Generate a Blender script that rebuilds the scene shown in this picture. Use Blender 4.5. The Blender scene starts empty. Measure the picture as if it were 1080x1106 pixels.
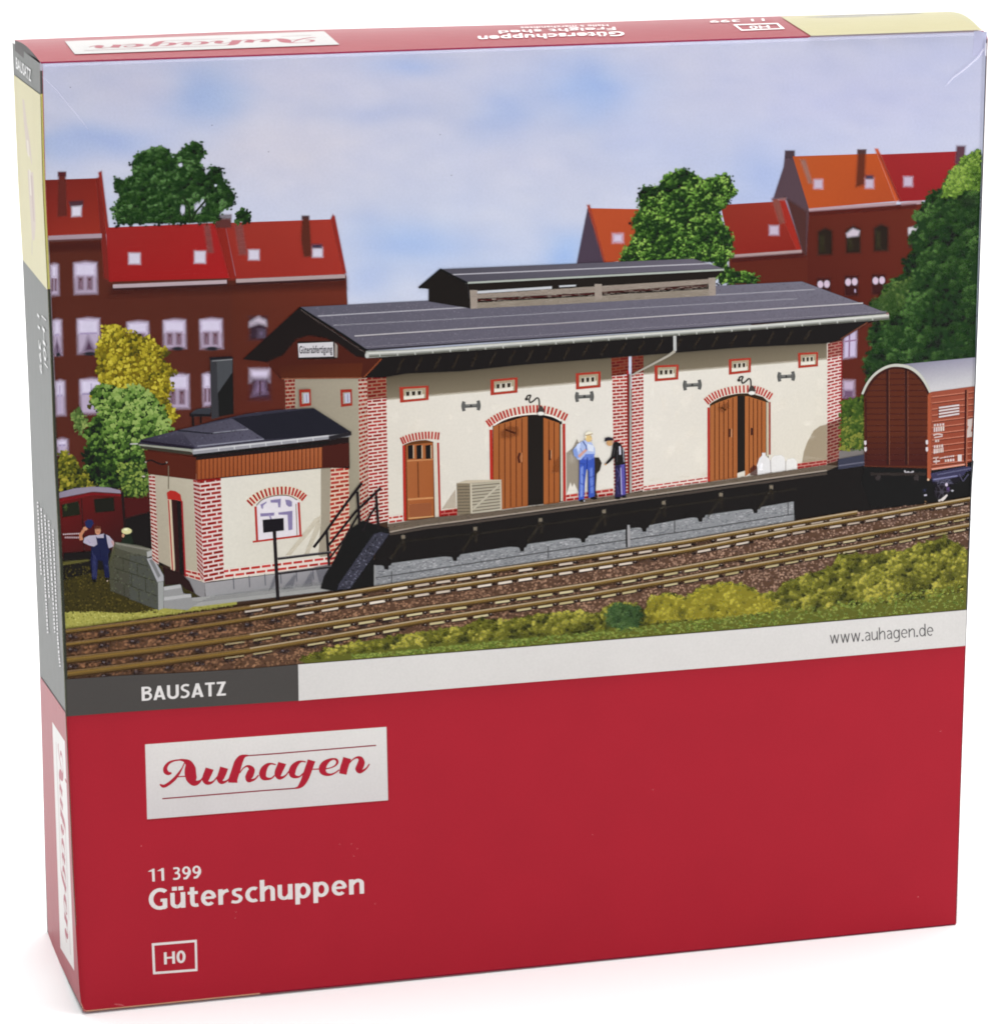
import bpy, math, random
from mathutils import Vector, Matrix, noise
random.seed(7)
S = 0.30                                     # width of the box in metres
C = bpy.context.scene.collection
sc = bpy.context.scene

# ------------------------------------------------------------------ camera
F_PX = 3634.4359452
RW = [[0.9678160477832649, -0.2516421962191551, -0.002881446716734834],
      [-0.06623004825483221, -0.24364121951682294, -0.9676014349206589],
      [0.24278731095620243, 0.9366510349294211, -0.25246615694841323]]
CAM = Vector((-0.39795384739276657, -3.33216785343658, 1.4175968744531768)) * S
H, D = 1.01044495 * S, 0.21717229 * S
cam = bpy.data.cameras.new('camera'); camo = bpy.data.objects.new('camera', cam); C.objects.link(camo)
M = Matrix(((RW[0][0], -RW[1][0], -RW[2][0]), (RW[0][1], -RW[1][1], -RW[2][1]), (RW[0][2], -RW[1][2], -RW[2][2]))).to_4x4()
M.translation = CAM
camo.matrix_world = M
cam.sensor_fit = 'HORIZONTAL'; cam.sensor_width = 36; cam.lens = F_PX / 1080 * 36
cam.clip_start = .01; cam.clip_end = 100
sc.camera = camo

# sheet coordinates (measured on the print) -> points on the three printed faces of the box
def ray(px, py):
    a, b = (px - 540) / F_PX, (py - 553) / F_PX
    return Vector([RW[0][i] * a + RW[1][i] * b + RW[2][i] for i in range(3)])
def front_pt(px, py, off=0.0):
    d = ray(px, py); t = (-off - CAM.y) / d.y
    return CAM + d * t
def interp(tab, v):
    if v <= tab[0][0]: return tab[0][1]
    for (a, b), (c, d) in zip(tab, tab[1:]):
        if v <= c: return b + (d - b) * (v - a) / (c - a)
    return tab[-1][1]
FOLD = [(66, 43), (100, 43.6), (200, 46), (265, 49), (300, 50.7), (400, 55), (500, 58.5), (570, 62.3), (611, 64.4), (700, 68),
        (774, 70.9), (850, 74.6), (935, 78.2), (1020, 82.8), (1070, 86), (1086, 88)]
TOPE = [(43, 66.5), (250, 59.6), (560, 49), (820, 40.4), (1058, 32)]
RIGHT = [(32, 1067), (340, 1056.6), (700, 1043.2), (999, 1032.5)]
def xfold(y): return interp(FOLD, y)
def xl(y): return interp(FOLD, y) + 3.2
def xr(y): return interp(RIGHT, y) - 1.0
XE = sorted([(front_pt(x, y).z, front_pt(x, y).x) for y, x in FOLD])
ZE = sorted([(front_pt(x, y).x, front_pt(x, y).z) for x, y in TOPE])
def back_pt(px, py):
    d = ray(px, py); t = (D - CAM.y) / d.y
    return CAM + d * t
ZB = sorted([(back_pt(x, y).x, back_pt(x, y).z) for x, y in [(13, 42.5), (250, 33.5), (560, 26), (820, 17.5), (1026, 12)]])
BULGE = 0.0052 * S
def side_x(y, z): return interp(XE, z) * (1 - y / D)
def side_pt(px, py, off=0.0):
    d = ray(px, py); x = 0.0
    for _ in range(8):
        t = (x - CAM.x) / d.x; p = CAM + d * t
        x = side_x(min(max(p.y, 0), D), p.z) - off
    return CAM + d * ((x - CAM.x) / d.x)
def top_z(x, y):
    v = min(max(y / D, 0), 1)
    return interp(ZE, x) * (1 - v) + interp(ZB, x) * v + BULGE * math.sin(math.pi * v)
def top_pt(px, py, off=0.0):
    d = ray(px, py); z = H
    for _ in range(30):
        t = (z - CAM.z) / d.z; p = CAM + d * t
        z = .5 * z + .5 * (top_z(p.x, p.y) + off)
    return CAM + d * ((z - CAM.z) / d.z)

# ------------------------------------------------------------------ colours and materials
def lin(v):
    v = max(0, min(255, v)) / 255
    return v / 12.92 if v <= .04045 else ((v + .055) / 1.055) ** 2.4
GAIN = 0.785
def ink(c, g=None):
    g = GAIN if g is None else g
    return tuple(max(.0012, min(.9, lin(v) * g - .010)) for v in c)
def mixc(a, b, t): return tuple(a[i] + (b[i] - a[i]) * t for i in range(3))
def jit(c, j):
    k = random.uniform(-j, j)
    return tuple(v + k + random.uniform(-j, j) * .3 for v in c)

def print_material(name, alpha, rough=.42, spec=.12, grain=.035):
    m = bpy.data.materials.new(name); m.use_nodes = True
    nt = m.node_tree; n = nt.nodes; l = nt.links
    b = n['Principled BSDF']
    at = n.new('ShaderNodeAttribute'); at.attribute_name = 'Ink'
    tc = n.new('ShaderNodeTexCoord')
    n1 = n.new('ShaderNodeTexNoise'); n1.inputs['Scale'].default_value = 1300; n1.inputs['Detail'].default_value = 2
    n2 = n.new('ShaderNodeTexNoise'); n2.inputs['Scale'].default_value = 45; n2.inputs['Detail'].default_value = 4
    l.new(tc.outputs['Object'], n1.inputs['Vector']); l.new(tc.outputs['Object'], n2.inputs['Vector'])
    r1 = n.new('ShaderNodeMapRange'); r1.inputs[1].default_value = .25; r1.inputs[2].default_value = .75
    r1.inputs[3].default_value = 1 - grain; r1.inputs[4].default_value = 1 + grain
    r2 = n.new('ShaderNodeMapRange'); r2.inputs[1].default_value = .3; r2.inputs[2].default_value = .7
    r2.inputs[3].default_value = .975; r2.inputs[4].default_value = 1.025
    l.new(n1.outputs['Fac'], r1.inputs[0]); l.new(n2.outputs['Fac'], r2.inputs[0])
    mu = n.new('ShaderNodeMath'); mu.operation = 'MULTIPLY'; l.new(r1.outputs[0], mu.inputs[0]); l.new(r2.outputs[0], mu.inputs[1])
    vm = n.new('ShaderNodeVectorMath'); vm.operation = 'SCALE'
    l.new(at.outputs['Color'], vm.inputs[0]); l.new(mu.outputs[0], vm.inputs['Scale'])
    l.new(vm.outputs[0], b.inputs['Base Color'])
    if alpha:
        # thin translucent ink: light passes it on the way in and on the way out, so each pass takes sqrt(1 - a)
        iv = n.new('ShaderNodeMath'); iv.operation = 'SUBTRACT'; iv.inputs[0].default_value = 1.0; l.new(at.outputs['Alpha'], iv.inputs[1])
        mx = n.new('ShaderNodeMath'); mx.operation = 'MAXIMUM'; mx.inputs[1].default_value = .0004; l.new(iv.outputs[0], mx.inputs[0])
        pw = n.new('ShaderNodeMath'); pw.operation = 'POWER'; pw.inputs[1].default_value = -.5; l.new(mx.outputs[0], pw.inputs[0])
        cc = n.new('ShaderNodeCombineColor')
        for k in range(3): l.new(pw.outputs[0], cc.inputs[k])
        tr = n.new('ShaderNodeBsdfTransparent'); l.new(cc.outputs[0], tr.inputs[0])
        ms = n.new('ShaderNodeMixShader'); l.new(at.outputs['Alpha'], ms.inputs[0]); l.new(tr.outputs[0], ms.inputs[1]); l.new(b.outputs[0], ms.inputs[2])
        l.new(ms.outputs[0], n['Material Output'].inputs['Surface'])
    b.inputs['Roughness'].default_value = rough
    b.inputs['Specular IOR Level'].default_value = spec
    # slight unevenness of the laminated card
    n3 = n.new('ShaderNodeTexNoise'); n3.inputs['Scale'].default_value = 160; n3.inputs['Detail'].default_value = 3
    l.new(tc.outputs['Object'], n3.inputs['Vector'])
    bp = n.new('ShaderNodeBump'); bp.inputs['Strength'].default_value = .12; bp.inputs['Distance'].default_value = .0006
    l.new(n3.outputs['Fac'], bp.inputs['Height']); l.new(bp.outputs[0], b.inputs['Normal'])
    return m
M_OPQ = print_material('printed_card', False)
M_ALP = print_material('printed_card_soft_edge', True)
M_GLO = print_material('laminated_card_edge_face', False, rough=.36, spec=.13, grain=.04)
M_GLOA = print_material('laminated_card_edge_face_soft', True, rough=.36, spec=.13, grain=.04)

# ------------------------------------------------------------------ flat printing
STEP = 2.5e-6
CELL = 3.0
class Sheet:
    def __init__(self, fn, opq, alp, base=2e-5, gain=None):
        self.fn, self.occ, self.opq, self.alp, self.base, self.gain = fn, {}, opq, alp, base, gain
    def level(self, pts):
        x0 = int(min(p[0] for p in pts) // CELL); x1 = int(max(p[0] for p in pts) // CELL)
        y0 = int(min(p[1] for p in pts) // CELL); y1 = int(max(p[1] for p in pts) // CELL)
        o = self.occ; big = (x1 - x0) * (y1 - y0) > 40
        cells = [(i, j) for i in range(x0, x1 + 1) for j in range(y0, y1 + 1)]
        if big:                                    # only the cells near the polygon itself
            cells = [c for c in cells if inside_grow((c[0] + .5) * CELL, (c[1] + .5) * CELL, pts)] or cells
        lv = 1 + max((o.get(c, 0) for c in cells), default=0)
        for c in cells: o[c] = lv
        return lv
def inside(x, y, pts):
    r = False; j = len(pts) - 1
    for i in range(len(pts)):
        xi, yi = pts[i]; xj, yj = pts[j]
        if (yi > y) != (yj > y) and x < (xj - xi) * (y - yi) / (yj - yi) + xi: r = not r
        j = i
    return r
def inside_grow(x, y, pts, g=2.9):
    if inside(x, y, pts): return True
    n = len(pts)
    for i in range(n):
        ax, ay = pts[i]; bx, by = pts[(i + 1) % n]
        dx, dy = bx - ax, by - ay; L = dx * dx + dy * dy
        t = 0 if L == 0 else max(0, min(1, ((x - ax) * dx + (y - ay) * dy) / L))
        if (ax + t * dx - x) ** 2 + (ay + t * dy - y) ** 2 < g * g: return True
    return False
def offset_poly(pts, d):
    n = len(pts); A = sum(pts[i][0] * pts[(i + 1) % n][1] - pts[(i + 1) % n][0] * pts[i][1] for i in range(n))
    s = 1 if A > 0 else -1; out = []
    for i in range(n):
        p0, p1, p2 = pts[i - 1], pts[i], pts[(i + 1) % n]
        e1 = Vector((p1[0] - p0[0], p1[1] - p0[1])); e2 = Vector((p2[0] - p1[0], p2[1] - p1[1]))
        if e1.length < 1e-6: e1 = e2
        if e2.length < 1e-6: e2 = e1
        if e1.length < 1e-6: out.append(p1); continue
        e1.normalize(); e2.normalize()
        nn = Vector((e1.y + e2.y, -(e1.x + e2.x)))
        if nn.length < 1e-3: nn = Vector((e1.y, -e1.x))
        nn.normalize(); k = max(.45, nn.dot(Vector((e1.y, -e1.x))))
        out.append((p1[0] + s * nn.x * d / k, p1[1] + s * nn.y * d / k))
    return out
def bil(q, u, v):
    return (q[0][0] * (1 - u) * (1 - v) + q[1][0] * u * (1 - v) + q[2][0] * u * v + q[3][0] * (1 - u) * v,
            q[0][1] * (1 - u) * (1 - v) + q[1][1] * u * (1 - v) + q[2][1] * u * v + q[3][1] * (1 - u) * v)

class Paint:
    dim = 1.0
    fm = 1.0                                # out-of-focus factor of the photographed background
    def __init__(self, name, parent, sheet, label=None):
        self.name, self.parent, self.sheet, self.label = name, parent, sheet, label
        self.v, self.f, self.c, self.soft = [], [], [], False
    def _off(self, lv): return self.sheet.base + lv * STEP
    def raw(self, pts, faces, cols, lv=None):
        if lv is None: lv = self.sheet.level(pts)
        o = self._off(lv); b = len(self.v)
        self.v += [self.sheet.fn(x, y, o) for x, y in pts]
        self.c += cols; self.f += [tuple(b + i for i in f) for f in faces]
        if any(c[3] < .999 for c in cols): self.soft = True
    def poly(self, pts, col, feather=0.0, alpha=1.0, lv=None):
        if self.dim != 1: col = tuple(v * self.dim for v in col)
        c = ink(col, self.sheet.gain); n = len(pts)
        if self.fm != 1 and feather > 0:
            feather = min(feather * self.fm, .9 * min(max(p[0] for p in pts) - min(p[0] for p in pts), max(p[1] for p in pts) - min(p[1] for p in pts)))
        if feather <= 0:
            self.raw(pts, [tuple(range(n))], [c + (alpha,)] * n, lv)
        else:
            a = offset_poly(pts, -feather / 2); b = offset_poly(pts, feather / 2)
            fs = [tuple(range(n))] + [(i, (i + 1) % n, n + (i + 1) % n, n + i) for i in range(n)]
            self.raw(a + b, fs, [c + (alpha,)] * n + [c + (0.0,)] * n, self.sheet.level(b) if lv is None else lv)
    def rect(self, x0, y0, x1, y1, col, **k): self.poly([(x0, y0), (x1, y0), (x1, y1), (x0, y1)], col, **k)
    def grad(self, q, cols, nu=6, nv=6, alpha=1.0):
        pts, cc, fs = [], [], []
        L = [ink(c, self.sheet.gain) for c in cols]
        for j in range(nv + 1):
            for i in range(nu + 1):
                u, v = i / nu, j / nv; pts.append(bil(q, u, v))
                cc.append(tuple(L[0][k] * (1 - u) * (1 - v) + L[1][k] * u * (1 - v) + L[2][k] * u * v + L[3][k] * (1 - u) * v for k in range(3)) + (alpha,))
        for j in range(nv):
            for i in range(nu):
                a = j * (nu + 1) + i; fs.append((a, a + 1, a + nu + 2, a + nu + 1))
        lv = self.sheet.level([q[0], q[1], q[2], q[3]])
        self.raw(pts, fs, cc, lv)
    def stroke(self, pts, w, col, feather=0.0, alpha=1.0, smooth=0, lv=None):
        n = len(pts)
        ws = w if isinstance(w, (list, tuple)) else [w] * n
        if smooth and n > 2:
            P, W = [], []
            for i in range(n - 1):
                p0 = pts[max(i - 1, 0)]; p1 = pts[i]; p2 = pts[i + 1]; p3 = pts[min(i + 2, n - 1)]
                for k in range(smooth):
                    t = k / smooth
                    P.append(tuple(.5 * (2 * p1[a] + (p2[a] - p0[a]) * t + (2 * p0[a] - 5 * p1[a] + 4 * p2[a] - p3[a]) * t * t + (-p0[a] + 3 * p1[a] - 3 * p2[a] + p3[a]) * t ** 3) for a in (0, 1)))
                    W.append(ws[i] + (ws[i + 1] - ws[i]) * t)
            P.append(pts[-1]); W.append(ws[-1]); pts, ws, n = P, W, len(P)
        Lp, Rp = [], []
        for i in range(n):
            a = pts[max(i - 1, 0)]; b = pts[min(i + 1, n - 1)]
            d = Vector((b[0] - a[0], b[1] - a[1]))
            if d.length < 1e-9: d = Vector((1, 0))
            d.normalize(); h = ws[i] / 2
            Lp.append((pts[i][0] - d.y * h, pts[i][1] + d.x * h)); Rp.append((pts[i][0] + d.y * h, pts[i][1] - d.x * h))
        c = ink(col, self.sheet.gain)
        if feather > 0:
            f = feather
            A, B = [], []
            for i in range(n):
                a = Vector(Lp[i]) - Vector(Rp[i]); L = max(a.length, 1e-6); a /= L
                A.append((Lp[i][0] + a.x * f / 2, Lp[i][1] + a.y * f / 2)); B.append((Rp[i][0] - a.x * f / 2, Rp[i][1] - a.y * f / 2))
            allp = A + Lp + Rp + B
            fs = []
            for i in range(n - 1):
                for r in range(3): fs.append((r * n + i, r * n + i + 1, (r + 1) * n + i + 1, (r + 1) * n + i))
            cols = [c + (0.0,)] * n + [c + (alpha,)] * (2 * n) + [c + (0.0,)] * n
            if lv is None: lv = self.sheet.level(A + B[::-1])
            self.raw(allp, fs, cols, lv)
        else:
            if lv is None: lv = self.sheet.level(Lp + Rp[::-1])
            self.raw(Lp + Rp, [(i, i + 1, n + i + 1, n + i) for i in range(n - 1)], [c + (alpha,)] * (2 * n), lv)
    def blob(self, cx, cy, rx, ry, col, soft=.5, alpha=1.0, n=14, rot=0.0, rag=0.0):
        c = ink(col, self.sheet.gain); inner, outer = [], []
        for i in range(n):
            a = 2 * math.pi * i / n; k = 1 + random.uniform(-rag, rag)
            x, y = rx * math.cos(a) * k, ry * math.sin(a) * k
            x, y = x * math.cos(rot) - y * math.sin(rot), x * math.sin(rot) + y * math.cos(rot)
            inner.append((cx + x * (1 - soft), cy + y * (1 - soft))); outer.append((cx + x, cy + y))
        if soft <= 0:
            self.raw(outer, [tuple(range(n))], [c + (alpha,)] * n); return
        fs = [tuple(range(n))] + [(i, (i + 1) % n, n + (i + 1) % n, n + i) for i in range(n)]
        self.raw(inner + outer, fs, [c + (alpha,)] * n + [c + (0.0,)] * n, self.sheet.level(outer))
    def dab(self, x, y, r, col, asp=1.0, n=6, ang=None):
        ang = random.uniform(0, 6.28) if ang is None else ang
        pts = []
        for i in range(n):
            a = 2 * math.pi * i / n; k = r * random.uniform(.65, 1.2)
            u, v = math.cos(a) * k * asp, math.sin(a) * k
            pts.append((x + u * math.cos(ang) - v * math.sin(ang), y + u * math.sin(ang) + v * math.cos(ang)))
        if self.sheet is FRONT:
            if min(p[0] for p in pts) < xl(y) - .2 or max(p[0] for p in pts) > xr(y) + .4: return
        self.poly(pts, col)
    def foliage(self, outline, n, r, pal, base, seed=0, scale=7.0, feather=1.5, light=(0, 0), edge=1.6, soft=False):
        """pal: dark -> light; clumps follow a noise field"""
        rnd = random.Random(seed)
        o = offset_poly(outline, -1.0)
        self.poly(o, base, feather=feather)
        xs = [p[0] for p in outline]; ys = [p[1] for p in outline]; k = 0; tries = 0
        # tufts: every tuft is lit on its upper left and falls off into shade
        tufts = []
        for _ in range(4000):
            x, y = rnd.uniform(min(xs), max(xs)), rnd.uniform(min(ys), max(ys)); R = scale * rnd.uniform(.55, 1.15)
            if inside(x, y, outline) and all((x - a) ** 2 + ((y - b) * 1.2) ** 2 > (.62 * (R + c)) ** 2 for a, b, c, _d in tufts): tufts.append((x, y, R, rnd.gauss(0, .16)))
        while k < n and tries < n * 12:
            tries += 1
            x, y = rnd.uniform(min(xs) - edge, max(xs) + edge), rnd.uniform(min(ys) - edge, max(ys) + edge)
            if not inside(x, y, outline):
                if not (rnd.random() < .5 and inside_grow(x, y, outline, edge)): continue
            ta = min(tufts, key=lambda q: ((x - q[0]) ** 2 + (y - q[1]) ** 2) / (q[2] * q[2])) if tufts else (x, y, 5, 0)
            dx, dy = (x - ta[0]) / ta[2], (y - ta[1]) / ta[2]; rr2 = dx * dx + dy * dy
            v = -(dx * .34 + dy * .5) - max(0, rr2 - .55) * .5 + ta[3] + .04
            v += noise.noise(Vector((x / scale * .35, y / scale * .35, seed * 3.1))) * .5 + noise.noise(Vector((x / 2.6, y / 2.6, seed))) * .34
            v += rnd.gauss(0, .11) + light[0] * (x - sum(xs) / len(xs)) + light[1] * (y - sum(ys) / len(ys))
            t = max(0, min(.999, .5 + v * .8)) * (len(pal) - 1); i = int(t)
            c = mixc(pal[i], pal[i + 1], t - i)
            k += 1
            rr = rnd.uniform(*r)
            if soft: 
                if x - rr > xl(y) and x + rr < xr(y): self.blob(x, y, rr, rr * .8, c, soft=.6, n=7, rag=.25)
            else: self.dab(x, y, rr, jit(c, 4), asp=rnd.uniform(1, 1.5), n=5)
    def build(self):
        me = bpy.data.meshes.new(self.name); me.from_pydata([tuple(p) for p in self.v], [], self.f)
        at = me.color_attributes.new('Ink', 'FLOAT_COLOR', 'POINT')
        flat = [x for c in self.c for x in c]; at.data.foreach_set('color', flat)
        me.materials.append(self.sheet.alp if self.soft else self.sheet.opq)
        ob = bpy.data.objects.new(self.name, me); C.objects.link(ob)
        if self.parent is not None: ob.parent = self.parent
        if self.label: ob['label'] = self.label
        return ob

# writing with the built-in typeface
def text_mesh(s, bold):
    cu = bpy.data.curves.new('lettering', 'FONT'); cu.body = s; cu.size = 1.0; cu.offset = bold; cu.resolution_u = 5; cu.fill_mode = 'BOTH'
    if bold: cu.space_character = 1.0 + bold * 1.6
    ob = bpy.data.objects.new('lettering', cu); C.objects.link(ob)
    dg = bpy.context.evaluated_depsgraph_get(); me = bpy.data.meshes.new_from_object(ob.evaluated_get(dg))
    vs = [(v.co.x, v.co.y) for v in me.vertices]; fs = [tuple(p.vertices) for p in me.polygons]
    C.objects.unlink(ob); bpy.data.objects.remove(ob); bpy.data.meshes.remove(me)
    return vs, fs
def write(P, s, bl, br, tl, tr, col, bold=.0, alpha=1.0):
    """s set with its baseline from bl to br and capitals reaching tl-tr"""
    vs, fs = text_mesh(s, bold); hv, _ = text_mesh('H', bold)
    cap = max(v[1] for v in hv); x0 = min(v[0] for v in vs); w = max(v[0] for v in vs) - x0
    pts = [bil([bl, br, tr, tl], (x - x0) / w, y / cap) for x, y in vs]
    xs = [p[0] for p in pts]; ys = [p[1] for p in pts]
    lv = P.sheet.level([(min(xs), min(ys)), (max(xs), min(ys)), (max(xs), max(ys)), (min(xs), max(ys))])
    P.raw(pts, fs, [ink(col, P.sheet.gain) + (alpha,)] * len(pts), lv)

def arcp(cx, cy, rx, ry, a0, a1, n=14):
    return [(cx + rx * math.cos(math.radians(a0 + (a1 - a0) * k / n)), cy + ry * math.sin(math.radians(a0 + (a1 - a0) * k / n))) for k in range(n + 1)]
def spl(pts, m=5):
    out, n = [], len(pts)
    for i in range(n - 1):
        p0, p1, p2, p3 = pts[max(i - 1, 0)], pts[i], pts[i + 1], pts[min(i + 2, n - 1)]
        for k in range(m):
            t = k / m; out.append(tuple(.5 * (2 * p1[a] + (p2[a] - p0[a]) * t + (2 * p0[a] - 5 * p1[a] + 4 * p2[a] - p3[a]) * t * t + (-p0[a] + 3 * p1[a] - 3 * p2[a] + p3[a]) * t ** 3) for a in (0, 1)))
    return out + [pts[-1]]
def glyph(ch, w):
    """humanist sans drawn with strokes of weight w on a cap height of 1: (advance, [(points, width)])"""
    h = w * .84; a = w / 2; b = h / 2; X = .74
    if ch == 'B': return .58, [([(a, 0), (a, 1)], w), ([(a, 1 - b), (.3, 1 - b)] + arcp(.3, .765, .23 - a * .4, .235 - b, 90, -90) + [(a, .53)], h), ([(a, .53), (.31, .53)] + arcp(.31, .265 + b * .5, .27 - a * .6, .265 - b * .5, 90, -90) + [(a, b)], h)]
    if ch == 'A': return .70, [([(a, 0), (.35, 1)], w), ([(.70 - a, 0), (.35, 1)], w), ([(.17, .26), (.54, .26)], h)]
    if ch == 'U': return .68, [([(a, 1), (a, .34)] + arcp(.34, .34, .34 - a, .34 - b, 180, 360) + [(.68 - a, 1)], w)]
    if ch == 'S': return .53, [(spl([(.49, .88), (.36, .93), (.2, .91), (.1, .79), (.13, .63), (.28, .53), (.42, .42), (.44, .25), (.34, .11), (.18, .07), (.02, .12)]), h)]
    if ch == 'T': return .56, [([(0, 1 - b), (.56, 1 - b)], h), ([(.28, 0), (.28, 1 - b)], w)]
    if ch == 'Z': return .54, [([(.02, 1 - b), (.53, 1 - b)], h), ([(.01, b), (.54, b)], h), ([(.42, 1 - b), (.12, b)], w * 1.05)]
    if ch == 'H': return .68, [([(a, 0), (a, 1)], w), ([(.68 - a, 0), (.68 - a, 1)], w), ([(a, .52), (.68 - a, .52)], h)]
    if ch == '1': return .50, [([(.32, 0), (.32, 1)], w), ([(.30, .93), (.09, .80)], h)]
    if ch == '3': return .50, [(spl([(.05, .90), (.2, .93), (.36, .88), (.39, .74), (.30, .58), (.15, .54)]), h), (spl([(.15, .54), (.33, .50), (.42, .33), (.36, .13), (.2, .07), (.02, .1)]), h)]
    if ch == '9': return .56, [(arcp(.27, .68, .27 - a, .32 - b, 0, 360, 22), h), (spl([(.56 - a, .70), (.55 - a, .42), (.42 - a, .18), (.26, .08), (.08, .07)]), w)]
    if ch == '0': return .56, [(arcp(.28, .5, .28 - a, .5 - b, 0, 360, 26), w)]
    if ch == 'G': return .68, [(arcp(.40, .5, .40 - a, .5 - b, 48, 288, 24) + [(.55, .085), (.60, .10)], w), ([(.66 - a, .05), (.66 - a, .50)], w), ([(.42, .50 - b), (.66 - a, .50 - b)], h)]
    if ch in 'uü':
        g = [([(a, X), (a, .27)] + arcp(.25, .25, .25 - a, .25 - b, 180, 270, 8) + spl([(.25, b), (.36, .12), (.52 - a, .26)]), w * .94), ([(.54 - a, 0), (.54 - a, X)], w)]
        if ch == 'ü': g += [([(.16 - .09, .93), (.16 + .09, .93)], .18), ([(.39 - .09, .93), (.39 + .09, .93)], .18)]
        return .54, g
    if ch == 't': return .37, [(([(.16, .94), (.16, .25)] + spl([(.16, .25), (.19, .11), (.28, b), (.37, b + .01)])), w * .96), ([(.0, X - b), (.36, X - b)], h)]
    if ch == 'e': return .54, [(arcp(.28, X / 2, .28 - a, X / 2 - b, 0, 312, 22), w * .9), ([(.09, X / 2 + .01), (.56 - a * .8, X / 2 + .01)], h * .85)]
    if ch == 'r': return .36, [([(a, 0), (a, X)], w), (spl([(a, .42), (.19, .60), (.36, X - b)]), w * .95)]
    if ch == 's': return .42, [(spl([(.39, X - b - .03), (.26, X - b), (.12, X - b - .06), (.13, .45), (.27, .36), (.35, .25), (.3, .11), (.17, b), (.02, b + .04)]), h * .97)]
    if ch == 'c': return .44, [(arcp(.30, X / 2, .30 - a, X / 2 - b, 58, 302, 20), w * .95)]
    if ch in 'hn':
        return .54, [([(a, 0), (a, 1.04 if ch == 'h' else X)], w), (spl([(a, .46), (.2, .62), (.31, X - b)]) + arcp(.31, X - .23, .23 - a, .23 - b, 90, 0, 8) + [(.54 - a, 0)], w * .96)]
    if ch == 'p': return .56, [([(a, -.28), (a, X)], w), (arcp(.29, X / 2, .27 - a, X / 2 - b, 0, 360, 24), w * .92)]
    if ch == 'd': return .56, [([(.56 - a, 0), (.56 - a, 1.04)], w), (arcp(.27, X / 2, .27 - a, X / 2 - b, 0, 360, 24), w * .92)]
    if ch == 'g': return .56, [(arcp(.27, X / 2, .27 - a, X / 2 - b, 0, 360, 24), w * .92), ([(.56 - a, X), (.56 - a, .0)] + spl([(.56 - a, .0), (.50 - a, -.18), (.30, -.28 + b), (.08, -.24)]), w * .96)]
    if ch == 'a': return .48, [(spl([(.07, X - b - .07), (.2, X - b), (.36, X - b - .05), (.48 - a, .5), (.48 - a, .25), (.48 - a, 0)]), w * .96), (spl([(.48 - a, .44), (.28, .42), (.12, .34), (.08, .19), (.18, b), (.3, b + .04), (.48 - a, .2)]), h * .95)]
    if ch == 'w': return .80, [([(a, X), (.22, 0)], w), ([(.22, 0), (.40, X)], w), ([(.40, X), (.58, 0)], w), ([(.58, 0), (.80 - a, X)], w)]
    if ch == '.': return .16, [([(.0, .075), (.16, .075)], .15)]
    return .26, []
def letter(P, s, bl, br, tl, tr, col, w=.2, gap=.10):
    x, strokes = 0.0, []
    for ch in s:
        adv, gs = glyph(ch, w)
        for pts, ww in gs: strokes.append(([(x + p[0], p[1]) for p in pts], ww))
        x += adv + gap
    W = x - gap
    for pts, ww in strokes:
        Lp, Rp = [], []
        for i in range(len(pts)):
            a, b = pts[max(i - 1, 0)], pts[min(i + 1, len(pts) - 1)]
            if i in (0, len(pts) - 1) and len(pts) > 8 and math.dist(pts[0], pts[-1]) < 1e-4: a, b = pts[-2], pts[1]
            d = Vector((b[0] - a[0], b[1] - a[1])).normalized(); hh = ww / 2
            if len(pts) == 2 and abs(d.x) > .12 and abs(d.y) > .5:      # diagonals end flat on the base line
                hh = ww / 2 / abs(d.y); d = Vector((0, 1 if d.y > 0 else -1))
            Lp.append((pts[i][0] - d.y * hh, pts[i][1] + d.x * hh)); Rp.append((pts[i][0] + d.y * hh, pts[i][1] - d.x * hh))
        m = lambda p: bil([bl, br, tr, tl], p[0] / W, p[1])
        Lp, Rp = [m(p) for p in Lp], [m(p) for p in Rp]; k = len(Lp)
        xs = [p[0] for p in Lp + Rp]; ys = [p[1] for p in Lp + Rp]
        lv = P.sheet.level([(min(xs), min(ys)), (max(xs), max(ys))])
        P.raw(Lp + Rp, [(i, i + 1, k + i + 1, k + i) for i in range(k - 1)], [ink(col, P.sheet.gain) + (1.0,)] * (2 * k), lv)

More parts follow.
